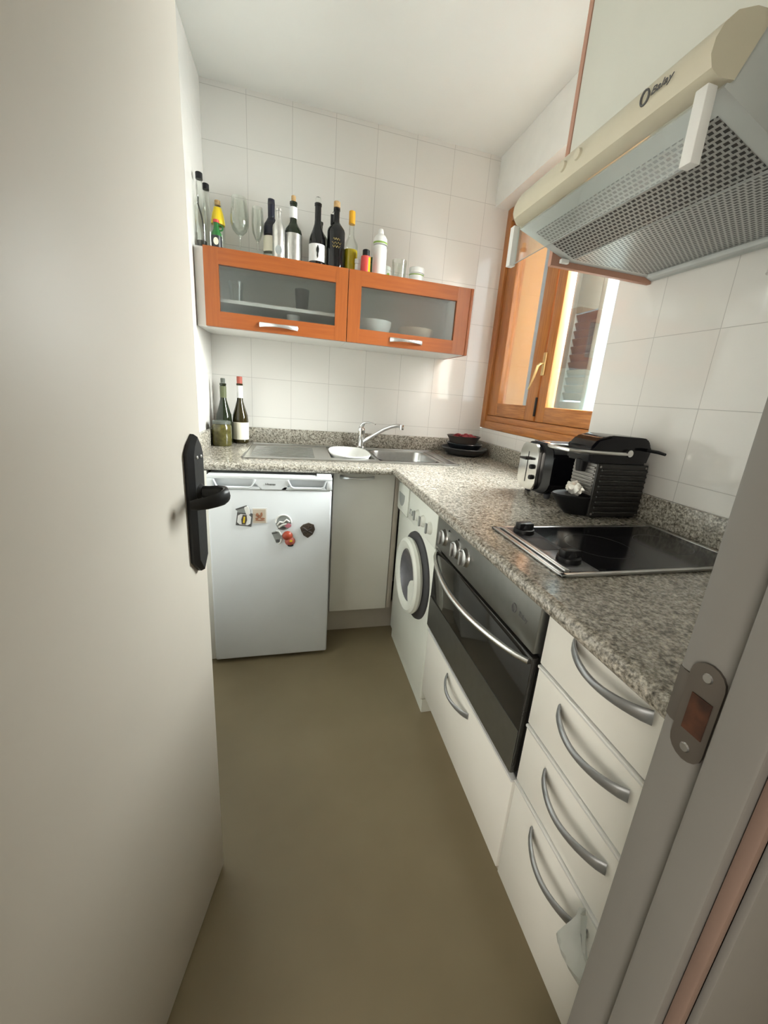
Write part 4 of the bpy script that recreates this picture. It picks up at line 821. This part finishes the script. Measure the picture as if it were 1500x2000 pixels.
# ------------------------------------------------------------------ bottles and jar on the worktop
ZW = Z1+0.0006
t = bottle('dark wine bottle with grey cork behind the olive jar', 0.066, -0.112, 0.037, 0.115, 0.215, 0.0135, 0.295, 'dkgreen', z=ZW)
cap(t, 'cork', 0.0105, 0.296, 0.318, 'lidg'); band(t, 'foil', 0.0142, 0.225, 0.280, plain('dull green foil', (0.10, 0.11, 0.05, 1), 0.5))
t = bottle('brown wine bottle with cream label and brick red cap', 0.139, -0.078, 0.0385, 0.115, 0.215, 0.0135, 0.300, 'brown', z=ZW)
cap(t, 'cap', 0.0135, 0.296, 0.333, 'dred'); band(t, 'foil', 0.0142, 0.228, 0.290, 'wpaper'); band(t, 'label', 0.0388, 0.020, 0.108, 'paper')
t = thing('olive_jar', 'glass jar of olive green preserve with grey lid', 'jar', (0.068, -0.200, ZW))
part('body', L([(0, 0), (0.040, 0), (0.044, 0.006), (0.044, 0.092), (0.039, 0.104), (0, 0.105)], n=32), 'olive', t, local=True); part('lid', L([(0, 0.1053), (0.040, 0.1053), (0.041, 0.116), (0.039, 0.119), (0, 0.119)], n=32), 'lidg', t, local=True)

# ------------------------------------------------------------------ extractor hood and the cabinet above it
hy_a, hy_b = -1.182, -1.728
hc = thing('hood_cabinet', 'white wall cabinet with brown edged side panel above the hood', 'cabinet', (1.28, -1.5, 1.66))
part('carcass', B(1.125, WN-0.002, -2.09, hy_a-0.006, 1.700, H-0.002), 'cabin', hc)
part('door', B(1.104, 1.123, -2.09, hy_a-0.006, 1.665, H-0.004, 0.001), plain('pale cabinet door', (0.66, 0.66, 0.59, 1), 0.45, var=0.01), hc)
part('side_panel', B(1.102, WN-0.002, hy_a-0.005, hy_a+0.010, 1.577, H-0.003), 'panelw', hc, 'pinkish brown side panel')
hd = thing('extractor_hood', 'cream fronted extractor hood with grey grille under the cabinet', 'extractor hood', (1.2, -1.45, 1.6))
ya_, yb_ = hy_a-0.006, hy_b
b = new(); prof = [(0.992, 1.645), (1.152, 1.592), (1.425, 1.592), (1.452, 1.584), (1.452, 1.600), (1.452, 1.699), (1.124, 1.699), (1.124, 1.664), (1.060, 1.700), (1.040, 1.725)]
prism(b, prof, 'y', yb_, ya_); part('body', b, 'hoodgrey', hd)
g0, g1 = ya_-0.030, yb_+0.030
def sl_(x): return 1.645+(x-0.992)*(1.592-1.645)/0.160
b = new()
prism(b, [(1.024, sl_(1.024)-0.0015), (1.150, sl_(1.150)-0.0015), (1.150, sl_(1.150)+0.001), (1.024, sl_(1.024)+0.001)], 'y', g1, g0)
box(b, 1.154, 1.404, g1, g0, 1.5895, 1.5925)
part('grille', b, 'grille', hd, 'perforated grey grease grille')
# visor: cream front with rounded nose, slightly longer than the body
vp = [(1.000, 1.651), (0.972, 1.648), (0.957, 1.655), (0.951, 1.668), (0.953, 1.686), (0.962, 1.704), (0.980, 1.722), (1.010, 1.734), (1.044, 1.737)]
b = new(); vy0, vy1 = hy_a+0.014, hy_b-0.006; rows = []
N_ = 28
for k in range(N_+1):
    s = k/N_; y_ = vy0+(vy1-vy0)*s
    e = max(0.0, 1-s/0.10); sc = 1-e**2.2*0.75           # far end sweeps back in plan
    rows.append([b.verts.new((1.03-(1.03-x)*sc if x < 1.03 else x, y_, 1.651+(z-1.651)*(1-0.25*e**2))) for x, z in vp])
for A, C_ in zip(rows, rows[1:]):
    for k in range(len(vp)-1): b.faces.new((A[k], A[k+1], C_[k+1], C_[k]))
    b.faces.new((A[-1], A[0], C_[0], C_[-1]))
b.faces.new(rows[0]); b.faces.new(rows[-1][::-1])
vs = part('visor', b, 'cream', hd, 'cream plastic front visor')
def vpt(y, s): # point on the upper front facet
    x, z = 0.953+0.009*s, 1.686+0.018*s; return Vector((x, y, z))
for y_ in (-1.415, -1.462):
    part('push_button', lathe(new(), [(0, -0.006), (0.009, -0.005), (0.0105, 0.0)], c=(0.9525, y_, 1.680), n=20, axis='x'), 'cream', vs)
part('logo', text_at('Balay', 0.019, (0.9500, -1.655, 1.6815), (0, -1, 0), (0.25, 0, 1)), 'darkprint', vs, 'dark brand lettering')
part('emblem', tube(new(), [(0.9505, -1.622+0.008*math.cos(a), 1.682+0.010*math.sin(a)) for a in [2*PI*k/16 for k in range(17)]], 0.0017, 6, up=(1, 0, 0)), 'darkprint', vs)
b = new()
fl = part('flap', B(0.978, 0.980, hy_b+0.02, hy_a-0.02, 1.556, 1.640), 'flap', hd, 'clear plastic vapour flap')
for y_ in (hy_a-0.012, hy_b+0.012): part('flap_end', B(0.966, 0.984, y_-0.010, y_+0.010, 1.552, 1.646, 0.0015), 'white', fl)
part('flap_edge', tube(new(), [(0.979, hy_a-0.012, 1.556), (0.979, hy_b+0.012, 1.556)], 0.0012, 6), 'greyp', fl)
b = B(1.405, 1.425, g1, g0, 1.578, 1.591, 0.003); part('back_rail', b, 'hoodgrey', hd)
part('clip', B(1.125, 1.150, ya_-0.014, ya_-0.002, 1.583, 1.594, 0.002), 'white', hd)

# white holder on the tiles under the hood, at the right edge of the photo
b = lathe(new(), [(0.020, 1.583), (0.022, 1.575), (0.028, 1.530), (0.033, 1.514), (0.034, 1.510), (0.030, 1.510), (0.025, 1.530), (0.018, 1.578)], c=(1.419, -1.583, 0), n=28)
solo('utensil_holder', b, 'white', 'white flared holder on the tiles under the hood, cut by the photo edge', 'holder')
bpy.context.view_layer.update()
